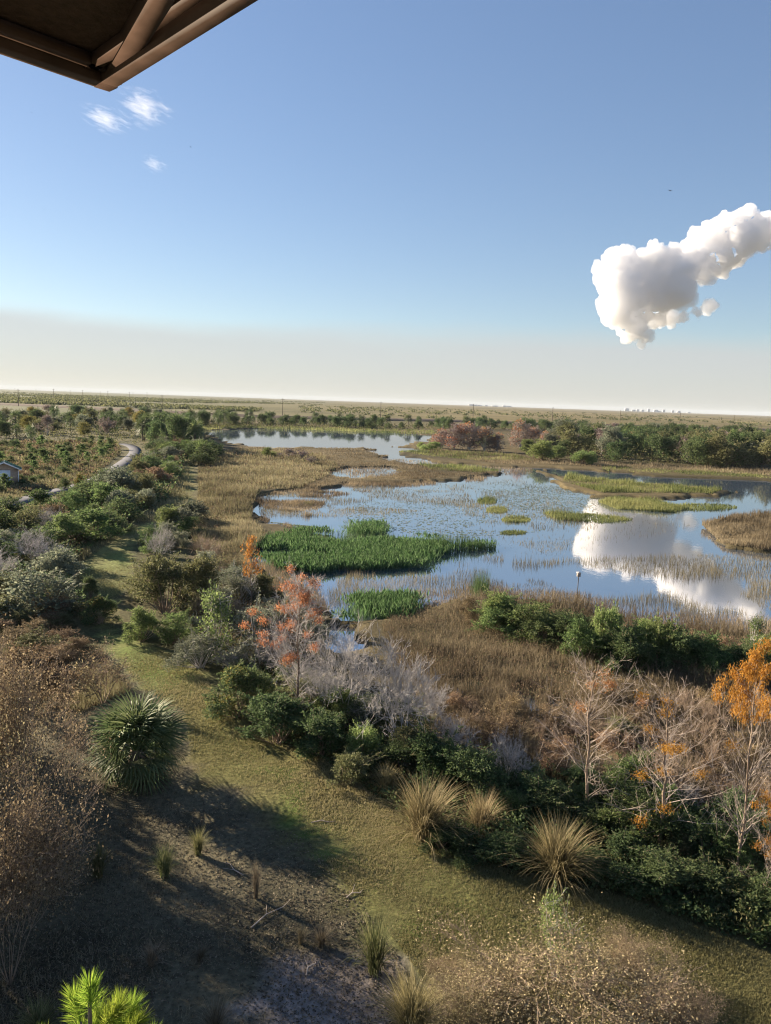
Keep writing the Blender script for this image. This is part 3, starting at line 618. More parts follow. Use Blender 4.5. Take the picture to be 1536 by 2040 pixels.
# far kinds: fewer, larger leaf clumps
f_kind = {k: [proto(300+i*7+j, k, 'brown_twig', 3600, .047, lobes=13, rlo=.1, rhi=.26, twigs=3) for j in range(2)] for i, k in enumerate(('green','dark','olive','lime','greygreen','yellow','brown'))}
f_tree = {k: [proto(400+i*7+j, k, 'bark', 5000, .04, lobes=16, trunk=.12, zlo=.2, zhi=.85, spread=.42, rlo=.1, rhi=.24, twigs=3) for j in range(2)] for i, k in enumerate(('dark','green','olive','greygreen','yellow'))}
f_mauve = [proto(450+j, 'mauve', 'grey_twig', 1500, .05, lobes=14, trunk=.1, zlo=.25, zhi=.85, fillr=.05, twigs=22, base_r=.012) for j in range(2)]
f_rust = [proto(460+j, 'mauve', 'grey_twig', 2200, .04, lobes=17, trunk=.04, zlo=.1, zhi=.88, spread=.38, fillr=.05, twigs=18, base_r=.012, second='rust') for j in range(2)]
f_palm = [palm_far(470+j, .5+.1*j, 24) for j in range(3)]
f_scrubpine = [cypress(480+j, 'green', 900, (.12, 1.), 1., .34, 'grey_twig', .11, 16) for j in range(2)]
# ------------------------------------------------------------------ foreground: fan palm, saw palms, pine
FR = [fan_mesh(500+k).mesh('frond', M['palm']) for k in range(3)]
def near_palm(px, pyb, pyt, wpx, n, label, trunk=.22, elo=-.85):
    P, h, w = size_at(px, pyb, pyt, wpx); rng = np.random.default_rng(int(px)); s = w/2.05
    t = thing('fan_palm', label, 'palm', P, None)
    tr = MB(); tr.tubes([(0,0,-.1),(0,0,h*trunk*.6)], [(0,0,h*trunk*.6),(0,0,h*trunk+.1)], [.24*s,.2*s], [.2*s,.12*s], 9); obj('trunk', tr.mesh('trunk', M['bark']), t)
    for k, (a, e, q) in enumerate(frond_tfs(rng, n, 0, elo, 1.45)):
        mt = Matrix.Translation((0, 0, h*trunk)) @ Matrix.Rotation(a, 4, 'Z') @ Matrix.Rotation(-e, 4, 'Y') @ Matrix.Rotation(rng.normal()*.5, 4, 'X') @ Matrix.Scale(s*q*(.95 if e > .6 else .85), 4)
        o = obj('frond', FR[k % 3], t); o.matrix_local = mt
    return t
near_palm(274, 1550, 1390, 215, 64, 'big round fan palm with many green fronds beside the mown trail', .34, -.62)
near_palm(200, 1530, 1462, 80, 16, 'small fan palm leaning out beside the big fan palm', .25, -.3)
near_palm(98, 1152, 1100, 76, 26, 'bushy saw palm at the edge of the scrub, the farther of two', .1, -.1)
near_palm(122, 1196, 1142, 88, 26, 'bushy saw palm at the edge of the scrub next to a yellow-green shrub', .1, -.1)
# young pine whose lit top reaches into view
pine = thing('pine_tree', 'young pine with bright yellow-green needle tufts below the tower', 'pine', (*G(178, 1965, 6.5)[:2], 0)); 
rp_ = np.random.default_rng(77); PT = 6.35
tr = MB(); zs = np.linspace(0, PT, 9); rr = np.linspace(.1, .018, 9); tr.tubes(np.c_[0*zs[:-1], 0*zs[:-1], zs[:-1]], np.c_[0*zs[1:], 0*zs[1:], zs[1:]], rr[:-1], rr[1:], 8); obj('trunk', tr.mesh('trunk', M['bark']), pine)
def needle_tuft(seed):
    rng = np.random.default_rng(seed); m = MB(); n = 340; x = rng.random(n)*.2; a = rng.random(n)*2*np.pi; e = rng.uniform(.35, 1.15, n)*(1.15-.9*x/.2*.6)
    d = np.stack([np.cos(e), np.sin(e)*np.cos(a), np.sin(e)*np.sin(a)], 1); s = rng.uniform(.14, .21, n); m.leaves(np.c_[x, 0*x, 0*x], d, s, np.full(n, .0055), rng)
    m.tubes([(-.05,0,0)], [(.2,0,0)], [.012], [.007], 5); return m.mesh('needle_tuft', M['pine'])
NT = [needle_tuft(k) for k in range(3)]
def tuft_at(p, d, s):
    q = Vector(d).to_track_quat('X', 'Z'); o = obj('needle_tuft', NT[rp_.integers(3)], pine); o.matrix_local = Matrix.Translation(p) @ q.to_matrix().to_4x4() @ Matrix.Scale(s, 4)
tuft_at((0,0,PT-.1), (0.02,0,1), 1.15)
for k in range(26):
    z = PT-.2-.135*k; a = k*2.4; L_ = .18+.07*k if k < 16 else 1.3; d = unit(np.array([math.cos(a), math.sin(a), .75-.02*k])); p0 = np.array([0,0,z-.15]); p1 = p0+d*L_
    b_ = MB(); b_.tubes([p0], [p1], [.016+.001*k], [.009], 5); obj('branch', b_.mesh('branch', M['bark']), pine)
    tuft_at(p1, unit(d+np.array([0,0,.5])), 1.05)
    for f in (.45, .75):
        if L_ > .35:
            for s in (-1, 1):
                e = unit(d+np.array([-d[1]*s, d[0]*s, .35])); tuft_at(p0+d*L_*f+e*.12, e, .95)
# ------------------------------------------------------------------ foreground shrubs, each with its own look
def S(pr, px, b, t, w, label, name='shrub', cat='shrub', group=None): return plant(pr, px, b, t, w, name, label, cat, group, SH)
def TUF(pr, px, b, t, w, label, group=None): return plant(pr, px, b, t, w, 'grass_tuft', label, 'grass tuft', group, TU)
S(n_dry[0], 20, 1960, 1500, 330, 'tall dry shrub with tiny gold-brown leaves and a grey stem on the dark soil')
S(n_dry[1], 40, 1660, 1255, 260, 'tall dry shrub with tiny gold-brown leaves behind the dark soil patch')
S(n_dry[1], -90, 1800, 1330, 300, 'tall dry shrub with tiny gold-brown leaves at the outer side of two others')
S(n_brown[0], 60, 1420, 1270, 190, 'low brown leafy thicket beside the bare little tree')
S(n_bareleaf, 205, 1405, 1278, 125, 'small thin tree with bare branches and few gold leaves by the trail', 'small_tree', 'tree')
S(n_dry[0], 1130, 2110, 1890, 470, 'wide dry shrub covered in gold-brown leaves on the mown grass below the tower')
S(n_dry[1], 960, 2090, 1925, 240, 'dry shrub with reddish gold leaves next to the pale sand')
S(n_dry[0], 895, 1990, 1905, 130, 'low dry gold shrub at the edge of the sand and the mown grass')
S(n_dry[1], 1265, 1960, 1880, 190, 'low dry gold shrub behind the wide one')
S(n_dry[1], 1330, 2090, 1960, 200, 'low thin dry shrub right beside the wide dry gold shrub')
S(n_sap, 1105, 1950, 1765, 140, 'upright sapling with fresh green leaves rising behind the dry gold shrub', 'sapling', 'tree')
TUF(t_straw[0], 842, 1668, 1560, 165, 'largest straw-coloured bunch of grass where the thicket meets the trail')
TUF(t_straw[1], 957, 1672, 1582, 105, 'narrow upright straw-coloured grass bunch between two wider ones')
TUF(t_straw[1], 1108, 1752, 1640, 165, 'straw-coloured grass bunch with long arching blades against dark leaves')
TUF(t_straw[0], 768, 1580, 1528, 66, 'small straw-coloured grass bunch beside the bright green round shrub')
for px, b, t, w in ((395,1703,1650,52),(328,1745,1682,72),(196,1748,1680,70)): TUF(t_green[px % 2], px, b, t, w, 'green grass bunch growing on the dark shaded soil', 'grass bunches on the dark soil')
TUF(t_green[0], 746, 1938, 1822, 105, 'green grass bunch standing alone by the edge of the pale sand')
TUF(t_straw[1], 822, 2070, 1950, 165, 'big yellow-green grass bunch on the pale sand')
TUF(t_dry, 428, 2062, 1998, 90, 'dull dry grass bunch right of the pine top')
TUF(t_green[1], 78, 2062, 2000, 110, 'olive grass bunch left of the pine top')
for px, b, t, w in ((302,1925,1880,60),(400,1912,1885,50),(640,1885,1848,60),(510,1790,1715,34),(600,1880,1845,40)): TUF(t_dry, px, b, t, w, 'withered dry grass bunch on the dark soil', 'withered bunches on the dark soil')
# thicket along the trail
TH = 'shrubs in the thicket along the trail'
S(n_yellow, 480, 1425, 1312, 135, 'dark glossy shrub with yellow-green top at the corner of the thicket')
S(n_dark[0], 555, 1480, 1375, 160, 'dark green shrub below the rust-coloured cypress')
S(n_dark[1], 640, 1505, 1395, 150, 'dark green shrub below the grey leafless bush, left side')
S(n_lime[1], 722, 1525, 1432, 90, 'bright green round shrub at the front of the thicket')
S(n_olive[0], 700, 1560, 1490, 120, 'low olive shrub in front of the bright green round shrub')
for px, b, t, w, pr, wh in [(790,1545,1465,120,n_dark[0],'below the tall silvery leafless bush'),(870,1575,1440,160,n_dark[1],'behind the largest straw grass bunch'),(950,1605,1480,150,n_dark[0],'left of the small silvery sapling'),(930,1705,1645,130,n_dark[1],'under the narrow upright straw grass bunch'),(1010,1722,1660,120,n_dark[0],'left of the arching straw grass bunch'),(1250,1745,1660,170,n_dark[1],'under the bare pale-branched cypress, trail side'),(1330,1780,1690,170,n_dark[0],'at the foot of the leafless orange-tufted cypress'),(1440,1815,1715,170,n_dark[1],'in front of the tallest golden cypress trunk'),(1540,1850,1740,150,n_dark[0],'below the low orange cypress'),(880,1690,1640,90,n_dark[0],'right beside the largest straw grass bunch'),(1180,1750,1690,100,n_dark[0],'right beside the arching straw grass bunch'),(1070,1620,1530,130,n_dark[0],'right of the small silvery sapling'),(1400,1720,1600,150,n_dark[1],'between the leafless and the tallest cypress'),(1500,1730,1600,150,n_dark[0],'behind the low orange cypress'),(1280,1650,1560,140,n_dark[1],'behind the leafless orange-tufted cypress')]:
    S(pr, px, b, t, w, 'dark leafy shrub '+wh, group=TH)
for px, b, t, w, wh in ((1015,1645,1568,80,'above the narrow straw grass bunch'),(1190,1690,1610,90,'at the foot of the bare pale-branched cypress'),(1350,1640,1560,130,'beside the leafless cypress trunk'),(1540,1880,1800,90,'at the trail edge below the low orange cypress'),(1280,1585,1500,120,'between the two leafless cypresses')):
    S(n_green[px % 2], px, b, t, w, 'fresh green shrub '+wh, group='fresh green shrubs in the thicket')
for px, b, t, w in ((330,1222,1092,150),(392,1215,1095,110),(285,1190,1110,90)): S(n_olive[px % 2], px, b, t, w, 'olive leafy shrub in the clump where the trail narrows', group='olive shrubs where the trail narrows')
S(n_green[0], 282, 1278, 1200, 86, 'compact green shrub casting a shadow over the trail')
S(n_green[1], 352, 1282, 1215, 80, 'small green shrub right behind the compact trail-side shrub')
S(n_sparse, 430, 1310, 1150, 120, 'thinly leaved grey-stemmed tree left of the rust-coloured cypress', 'small_tree', 'tree')
S(n_yellow, 200, 1242, 1180, 72, 'yellow-green shrub beside the saw palms')
S(n_dark[0], 180, 1192, 1143, 38, 'little upright dark shrub at the trail bend')
S(n_lime[0], 338, 1062, 1003, 72, 'bright green round shrub beyond the white leafless shrub')
S(n_bare[0], 317, 1120, 1040, 62, 'white leafless shrub rising over the olive shrubs')
S(n_grey[0], 400, 1330, 1260, 120, 'grey-green low shrub beside the lit grass of the trail')
S(n_grey[1], 520, 1330, 1180, 150, 'grey-green twiggy shrub behind the dark glossy shrub')
S(n_bare[1], 795, 1495, 1240, 225, 'tall silvery leafless bush in the middle of the thicket')
S(n_bare[0], 690, 1450, 1210, 190, 'tall silvery leafless bush behind the rust-coloured cypress')
S(n_bare[1], 860, 1460, 1330, 120, 'lower silvery leafless bush leaning over the marsh grass')
S(n_bare[0], 1015, 1575, 1440, 110, 'small silvery leafless sapling in the dark thicket', 'sapling', 'tree')
S(n_brown[0], 560, 1330, 1200, 130, 'brownish twiggy shrub left of the rust-coloured cypress')
def CYP(pr, px, b, t, w, label): return plant(pr, px, b, t, w, 'cypress_tree', label, 'cypress tree', None, {'stem': 'trunk', 'branch': 'branches', 'fol': 'crown'})
CYP(cypress(601, 'rust', 7500, (.4, 1.), 1., .5, 'grey_twig', .015, 60, 4, .38, clusters=40), 588, 1440, 1155, 210, 'cypress with rust-red foliage over grey twigs in the thicket')
CYP(cypress(602, 'orange', 1500, (.5, 1.), 1., .34, 'grey_twig', .035), 500, 1215, 1072, 70, 'slim cypress with orange top beside the green water plants')
CYP(cypress(603, 'orange', 9000, (.74, 1.), 1., .46, 'pale_twig', .015, 56, 2, .4, clusters=52), 1462, 1765, 1300, 200, 'tallest cypress with a dense golden-orange crown and bare lower trunk')
CYP(cypress(604, 'orange', 2600, (.3, .95), 1., .5, 'pale_twig', .013, 52, 2, .4, clusters=13), 1312, 1705, 1385, 300, 'leafless cypress with a few orange tufts beside the tallest cypress')
CYP(cypress(605, 'rust', 1000, (.5, 1.), 1., .5, 'pale_twig', .013, 52, 2, .4, clusters=6), 1172, 1650, 1322, 260, 'bare cypress with pale spreading branches over the dark thicket')
CYP(cypress(606, 'orange', 6000, (.2, .9), 1., .5, 'pale_twig', .017, 50, 3, .4, clusters=40), 1560, 1835, 1560, 190, 'low cypress with orange foliage at the right end of the thicket')
# shrubs on the bank of the lake
BK = 'shrubs on the near lake bank'
for px, b, t, w, pr in ((985,1252,1172,92,n_lime[0]),(1312,1335,1215,112,n_lime[1]),(1280,1300,1225,60,n_lime[0])): S(pr, px, b, t, w, 'pale green airy shrub on the near bank of the lake', group='pale green bank shrubs')
for px, b, t, w, pr in ((1000,1262,1185,110,n_green[0]),(1060,1275,1195,110,n_green[1]),(1125,1295,1210,110,n_dark[0]),(1165,1320,1225,100,n_green[0]),(1230,1335,1230,110,n_dark[1]),(1265,1330,1235,100,n_green[1]),(1350,1345,1240,110,n_dark[0]),(1420,1355,1265,110,n_green[0]),(1470,1350,1262,90,n_dark[1]),(1525,1355,1262,100,n_green[1])): S(pr, px, b, t, w, 'mid green leafy shrub in the row on the near lake bank', group='green bank shrubs')
S(n_lime[1], 1205, 1318, 1188, 88, 'tall cone-shaped green shrub on the near bank of the lake')
for px, b, t, w in ((1080,1285,1215,110),(1150,1300,1225,90),(1250,1345,1260,110),(1030,1265,1200,80),(1400,1345,1270,110),(1480,1360,1280,110),(1340,1345,1275,90),(1550,1350,1262,100)): S(n_dark[px % 2], px, b, t, w, 'dark green shrub in the row on the near lake bank', group=BK)
for px, b, t, w in ((1110,1260,1205,90),(1380,1325,1250,90),(1450,1320,1262,90),(930,1240,1180,60)): S(n_brown[px % 2], px, b, t, w, 'brown twiggy shrub in the row on the near lake bank', group='brown bank shrubs')
S(n_sparse, 1498, 1305, 1215, 62, 'thin airy sapling standing above the bank against the water', 'sapling', 'tree')
S(n_bare[0], 1432, 1330, 1282, 62, 'small silvery leafless shrub on the lake bank')
# ------------------------------------------------------------------ scattered plants of the middle distance
def spread(poly, n, sep, seed):
    rng = np.random.default_rng(seed); poly = np.array(poly, float); x0, y0 = poly.min(0); x1, y1 = poly.max(0); pts = []; k = 0
    path = PATH_C; tr = W2(TRAIL)
    while len(pts) < n and k < n*80:
        k += 1; px, py = rng.uniform(x0, x1), rng.uniform(y0, y1)
        if not inpoly(np.array([px]), np.array([py]), poly)[0]: continue
        P = G(px, py)
        if np.min(np.hypot(*(path-P[:2]).T)) < 4.6 or inpoly(P[0]+np.array([0,1.5,-1.5,0,0]), P[1]+np.array([0,0,0,1.5,-2.5]), tr).any(): continue
        if any((P[0]-q[0])**2+(P[1]-q[1])**2 < sep*sep for q in pts): continue
        pts.append(P)
    return pts, rng
def region(poly, n, sep, seed, menu, hr, wr, group, where):
    pts, rng = spread(poly, n, sep, seed)
    for P in pts:
        k = rng.choice(len(menu), p=np.array([m[3] for m in menu])/sum(m[3] for m in menu)); prs, name, adj, _, hs = menu[k]
        h = rng.uniform(*hr)*hs; w = h*rng.uniform(*wr) if name != 'fan_palm' else h*.75
        put(prs[rng.integers(len(prs))], P, h, w, name, f'{adj} {where}', {'shrub': 'shrub', 'leafless_bush': 'leafless bush', 'dry_bush': 'dry bush', 'tree': 'tree', 'fan_palm': 'palm', 'pine_sapling': 'pine', 'cypress_tree': 'cypress tree'}[name], f'{group}: {adj}', rng, SH if name in ('shrub', 'leafless_bush', 'dry_bush') else None)
FK, FT = f_kind, f_tree
BELT = [(-20,1040),(60,1015),(130,995),(190,978),(240,950),(280,915),(330,890),(400,900),(370,930),(366,990),(300,1012),(250,1050),(190,1085),(150,1120),(140,1160),(180,1230),(100,1230),(-20,1200)]
region(BELT, 80, 3.0, 31, [(FK['green']+n_green,'shrub','mid green shrub',3,1),(FK['dark'],'shrub','dark green shrub',3,1.1),(FK['olive']+n_olive,'shrub','olive shrub',2.5,.9),(FK['greygreen']+n_grey,'shrub','grey-green shrub',2.5,1.2),(FK['brown']+n_brown,'dry_bush','dry brown bush',1.6,.9),(FK['lime'],'shrub','light green shrub',.9,.8),(n_bare,'leafless_bush','grey leafless bush',1.8,1.0)], (1.8, 3.4), (1.1, 1.7), 'belt by the trail', 'in the dense belt between paved path and mown trail')
region([(372,915),(395,895),(430,905),(400,930),(395,990),(375,1000)], 14, 3, 32, [(FK['dark'],'shrub','dark green shrub',3,1),(FK['green'],'shrub','mid green shrub',2,1)], (2.2, 4), (1.1, 1.5), 'lakeside belt', 'at the lakeside end of the belt')
region([(280,1010),(372,1000),(390,1060),(360,1100),(270,1110)], 16, 2.2, 33, [(FK['green'],'shrub','mid green shrub',2,1),(FK['greygreen'],'shrub','grey-green shrub',2,1),(FK['dark'],'shrub','dark green shrub',1,1)], (1.5, 2.6), (1.1, 1.5), 'strip by the marsh', 'in the strip between trail and brown marsh')
region([(-20,1215),(60,1195),(170,1250),(190,1290),(130,1330),(-20,1290)], 26, 1.5, 34, [(n_brown,'dry_bush','low dry brown bush',3,1),(n_olive,'shrub','low olive shrub',1,1)], (.7, 1.4), (1.4, 2.2), 'brown flat', 'on the dry brown flat left of the trail')
region([(-20,885),(100,880),(235,880),(240,900),(180,950),(60,985),(-20,1005)], 108, 2.5, 35, [(f_scrubpine,'pine_sapling','small pine sapling',3.5,1.2),(FK['green'],'shrub','low green shrub',2,.75),(FK['olive'],'shrub','low olive shrub',2.5,.7),(FK['dark'],'shrub','low dark shrub',1.5,.9),(FK['brown'],'dry_bush','low dry brown bush',1,.7)], (.9, 2.0), (1.0, 1.7), 'open scrub', 'in the open scrub behind the shed')
region([(-20,838),(120,826),(375,826),(385,850),(385,885),(380,892),(330,888),(285,880),(270,868),(130,872),(-20,875)], 90, 6.0, 36, [(FT['dark'],'tree','dark green tree',3,1),(FT['olive'],'tree','olive tree',2,1),(f_palm,'fan_palm','sabal palm',4,1),(FT['yellow'],'tree','yellow-green tree',2,.9),(FT['greygreen'],'tree','grey-green tree',2,.9),(f_mauve,'tree','leafless mauve tree',1.2,.9)], (4.0, 7.0), (.9, 1.3), 'left wood', 'in the wood past the bend of the paved path')
region([(280,868),(375,868),(400,885),(400,900),(340,893),(285,886)], 26, 3.0, 37, [(f_palm,'fan_palm','tall sabal palm',5,1),(FT['dark'],'tree','deep green tree',4,1.1),(FT['green'],'tree','mid green tree',1,1)], (5.0, 8.0), (.8, 1.1), 'palm grove', 'in the palm grove at the lake corner')
region([(380,838),(560,843),(860,850),(1010,850),(1010,856),(860,857),(640,851),(500,850),(390,851)], 80, 5.0, 38, [(f_palm,'fan_palm','sabal palm',4,1),(FT['dark'],'tree','dark rounded tree',4,.9),(FK['dark'],'shrub','dark shrub',1.2,.6)], (4.5, 7.5), (.9, 1.3), 'far lake shore', 'in the row along the far lake shore')
region([(1010,852),(1536,868),(1700,872),(1700,880),(1536,877),(1010,862)], 80, 6.0, 39, [(FT['dark'],'tree','dark rounded tree',5,1),(f_palm,'fan_palm','sabal palm',2,1),(f_mauve,'tree','leafless mauve tree',1,.8)], (5.0, 7.5), (.9, 1.4), 'row behind the island wood', 'in the row beyond the wooded island')
ISL = [(1060,898),(1120,882),(1300,880),(1620,895),(1620,930),(1536,936),(1400,930),(1250,925),(1120,915)]
region(ISL, 105, 3.6, 40, [(FT['dark'],'tree','deep green tree',5,1),(FT['olive'],'tree','olive tree',2,1),(FT['green'],'tree','mid green tree',2.5,.9),(FT['greygreen'],'tree','grey-green tree',2,1.05),(f_mauve,'tree','leafless mauve tree',1.6,.9),(f_rust,'cypress_tree','rust-topped cypress',.8,.9)], (5.0, 9.0), (.85, 1.3), 'wooded island', 'in the wood across the lake')
def ftree(prs, px, b, t, w, name, label, cat, group=None): return plant(prs, px, b, t, w, name, label, cat, group, SH if name == 'shrub' else None)
for k, (px, b, t, w) in enumerate([(880,893,850,60),(905,895,838,66),(935,897,836,70),(965,899,845,60),(990,900,858,50)]): ftree(f_rust[k % 2], px, b, t, w, 'cypress_tree', 'rust and grey cypress in the clump at the island tip', 'cypress tree', 'cypresses at the island tip')
ftree(f_rust[0], 1036, 893, 830, 62, 'cypress_tree', 'single tall rust-coloured cypress between island tip and wood', 'cypress tree')
ftree(f_rust[1], 1065, 893, 845, 56, 'cypress_tree', 'mauve cypress next to the tall rust-coloured one', 'cypress tree')
for px, b, t, w in ((1080,917,872,78),(1165,925,893,66),(1050,900,872,50),(1110,915,885,50)): ftree(n_lime[px % 2], px, b, t, w, 'shrub', 'rounded light green willow in front of the wood across the lake', 'shrub', 'willows in front of the wood')
for px, b, t, w in ((860,897,876,40),(840,893,878,24),(960,890,868,36)): ftree(f_kind['lime'][px % 2], px, b, t, w, 'shrub', 'bright green bush at the foot of the island tip cypresses', 'shrub', 'bushes at the island tip')
for px, b, t, w in ((690,845,833,22),(725,846,836,40)): ftree(f_kind['lime'][0], px, b+6, t+6, w, 'shrub', 'light green bush on the far lake shore', 'shrub', 'light bushes on the far shore')
for px, b, t, w in ((535,910,886,34),(575,912,892,40),(600,914,893,36),(620,925,905,26)): ftree(f_mauve[px % 2] if px > 540 else f_kind['lime'][0], px, b, t, w, 'shrub', 'leafless mauve bush among the tan marsh grass' if px > 540 else 'light green bush among the tan marsh grass', 'shrub', 'bushes among the marsh grass' if px > 540 else None)
for px, b, t, w in ((33,872,842,26),(62,880,842,30)): ftree(f_palm[0], px, b, t, w*.9, 'fan_palm', 'lone sabal palm with a clear trunk by the farther bend of the path', 'palm', 'lone palms by the path bend')
ftree(f_kind['dark'][0], 128, 975, 945, 26, 'shrub', 'dark upright shrub beside the paved path, left one of a pair', 'shrub')
ftree(f_kind['yellow'][0], 163, 975, 940, 26, 'shrub', 'dark upright shrub with a yellow top beside the paved path', 'shrub')
THICK = [(440,1425),(520,1478),(640,1515),(760,1600),(860,1688),(1000,1738),(1250,1798),(1400,1855),(1560,1910),(1560,1690),(1400,1640),(1200,1590),(1000,1530),(860,1480),(720,1420),(600,1340),(470,1330)]
region(THICK, 34, 1.1, 51, [(n_dark,'shrub','dark low shrub',3,1),(n_green,'shrub','green low shrub',2,1),(n_olive,'shrub','olive low shrub',2,1),(n_grey,'shrub','grey-green low shrub',1.5,1),(n_bare,'leafless_bush','grey leafless bush',1.8,1.2)], (.7, 1.7), (1.1, 1.7), 'thicket floor', 'filling the trail-side thicket')
region([(900,1420),(1100,1430),(1300,1400),(1560,1420),(1560,1680),(1400,1630),(1200,1580),(1000,1510)], 34, 1.4, 52, [(n_brown,'dry_bush','dry brown twiggy bush',3,1),(n_brownbare,'leafless_bush','leafless brown bush',3,1.2),(n_olive,'shrub','dull olive shrub',.7,.8)], (.8, 1.7), (1.1, 1.7), 'marsh edge', 'on the brown marsh under the cypresses')
region([(385,1100),(470,1150),(560,1210),(640,1300),(600,1340),(470,1320),(360,1240),(420,1180)], 21, 1.6, 53, [(n_grey,'shrub','grey-green shrub',2,1),(n_brownbare,'leafless_bush','leafless brown bush',2,1.1),(n_olive,'shrub','olive shrub',2,.9),(n_green,'shrub','green shrub',1,.9)], (1.0, 2.2), (1.0, 1.5), 'left thicket', 'in the mixed thicket left of the rust-coloured cypress')
# trees standing left of the lookout, out of view: they shade the dark soil
for x, y, h, w in ((-19,26.3,6.3,6.5),(-17.5,22.5,6.2,7.5),(-16,18,6.0,7.5),(-14.5,13,5.5,7)): put(f_tree['dark'][int(h*10) % 2], np.array([x, y, 0]), h, w, 'tree', 'dark green tree standing left of the dark soil', 'tree', 'trees left of the dark soil')
# ------------------------------------------------------------------ shed
P = G(10, 966); shed = thing('shed', 'small tan shed with green metal roof and white door in the scrub', 'shed', P, None, rad(24))
M['tan'] = plain('tan_siding', (.42,.30,.22), .8, .15, 4); M['white'] = plain('white_paint', (.75,.77,.8), .6, .06, 3); M['groof'] = plain('green_metal', (.05,.13,.11), .4, .2, 3)
b = MB(); b.box(-1.6,1.6,-1.2,1.2,-.1,2.1); b.add([(-1.6,-1.2,2.1),(1.6,-1.2,2.1),(0,-1.2,2.85),(-1.6,1.2,2.1),(1.6,1.2,2.1),(0,1.2,2.85)], [(0,1,2),(5,4,3)] ); obj('wall', b.mesh('wall', M['tan']), shed)
r = MB()
for s in (-1, 1):
    r.add([(0,-1.5,2.9),(s*1.95,-1.5,1.98),(s*1.95,1.5,1.98),(0,1.5,2.9),(0,-1.5,2.98),(s*1.95,-1.5,2.06),(s*1.95,1.5,2.06),(0,1.5,2.98)], [(0,1,2,3),(4,5,6,7),(0,1,5,4),(1,2,6,5),(2,3,7,6)])
ro = obj('roof', r.mesh('roof', M['groof']), shed)
for s in (-1, 1):
    t_ = MB(); t_.beam((0,-1.52,2.93), (s*1.97,-1.52,2.0), .06, .14); obj('roof_trim', t_.mesh('roof_trim', M['white']), ro)
    t_ = MB(); t_.box(s*1.6-.05,s*1.6+.05,-1.26,-1.14,0,2.1); obj('corner_trim', t_.mesh('corner_trim', M['white']), shed)
for k in range(7):
    for s in (-1, 1):
        y = -1.35+k*.45; t_ = MB().beam((s*.03,y,2.985), (s*1.93,y,2.08), .04, .04); obj('roof_seam', t_.mesh('roof_seam', M['groof']), ro)
d = MB(); d.box(-1.1,.7,-1.25,-1.205,.0,1.95); do = obj('door', d.mesh('door', M['white']), shed); h_ = MB(); h_.box(.5,.58,-1.3,-1.252,.95,1.05); obj('handle', h_.mesh('handle', M['pole']), do)
# nest box standing in the lake
nb = thing('nest_box', 'pale nest box on a thin post standing in the lake', 'nest box', np.array([*G(1152,1158)[:2], WZ]), None, .5)
a = MB(); a.tubes([(0,0,-.5)], [(0,0,.75)], [.03], [.03], 7); obj('post', a.mesh('post', M['pole']), nb)
a = MB(); a.box(-.1,.1,-.1,.1,.62,.88); obj('box', a.mesh('box', plain('weathered_board', (.2,.18,.16), .8)), nb)
a = MB(); a.beam((0,-.15,.88), (0,.15,.92), .26, .02); obj('lid', a.mesh('lid', M['grey_twig']), nb)
# ------------------------------------------------------------------ uncountable grasses and leaves
def field(name, label, mat, parts):
    m = MB(); rng = np.random.default_rng(len(name)*13)
    for poly, n, h, w, lean, kw in parts:
        P = scatter(poly, n, kw.get('z', 0), rng, kw.get('clump'), kw.get('thr', .5), kw.get('water'))
        if not len(P): continue
        dd = np.hypot(P[:, 0], P[:, 1]); cl = fbm(P[:, 0], P[:, 1], .3, 55); hh = rng.uniform(h[0], h[1], len(P))*(.35+1.2*np.clip((cl-.25)/.5, 0, 1)); ww = np.maximum(w, dd*w*.024)
        P[:, 2] = kw.get('z', -.05); (m.blades if poly is FRONTM else m.thin_blades)(P, hh, ww*(1 if poly is FRONTM else 1.25), lean, rng, np.clip(.62*rng.random(len(P))+1.5*(fbm(P[:, 0], P[:, 1], .13, 77)-.35), 0, 1))
    return kind(obj(name, m.mesh(name, M[mat])), 'stuff', label)
FRONTM = [(760,1245),(830,1208),(930,1188),(1050,1194),(1150,1203),(1230,1238),(1400,1252),(1560,1264),(1560,1370),(1560,1640),(1400,1620),(1250,1600),(1120,1560),(980,1500),(860,1450),(780,1330)]
LEFTM = [(395,905),(480,895),(640,905),(680,935),(600,972),(520,975),(505,1000),(500,1040),(530,1065),(500,1110),(505,1160),(560,1190),(480,1200),(400,1120),(378,1060),(395,990)]
MIDM = [(470,890),(780,893),(800,908),(900,925),(1000,941),(900,951),(700,962),(620,972),(560,960),(640,920),(500,905)]
field('marsh_grass', 'tan dry marsh grass around the lake', 'marsh', [
 (FRONTM, 62000, (.3,.95), .02, 1.1, {'water': False}), (FRONTM, 3500, (.5,1.1), .02, .5, {'water': True, 'z': -.3, 'clump': .5}),
 (LEFTM, 24000, (.35,.9), .025, .7, {'water': False}), (MIDM, 24000, (.15,.4), .022, .6, {'water': False}),
 (MARSH_IN[0], 16000, (.4,.9), .025, .6, {}), ([(1085,925),(1300,935),(1536,948),(1620,955),(1620,938),(1250,925),(1080,912)], 7000, (.3,.8), .02, .5, {'water': False}),
 ([(850,895),(1050,905),(1130,925),(1000,925),(860,905)], 5000, (.3,.7), .02, .5, {})])
field('dry_sedge', 'dull brown sedge on the flats beside trail and lake', 'sedge', [
 (LEFTM, 42000, (.3,.9), .026, .9, {'water': False}), ([(-20,1200),(120,1235),(200,1300),(260,1380),(160,1420),(-20,1400)], 14000, (.15,.5), .015, 1.0, {'clump': .4, 'thr': .45}),
 ([(-20,880),(235,880),(240,905),(180,955),(-20,1010)], 26000, (.2,.7), .03, .9, {}), ([(-20,1040),(240,950),(380,910),(375,1010),(250,1060),(150,1130),(180,1240),(-20,1220)], 26000, (.2,.7), .03, .9, {})])
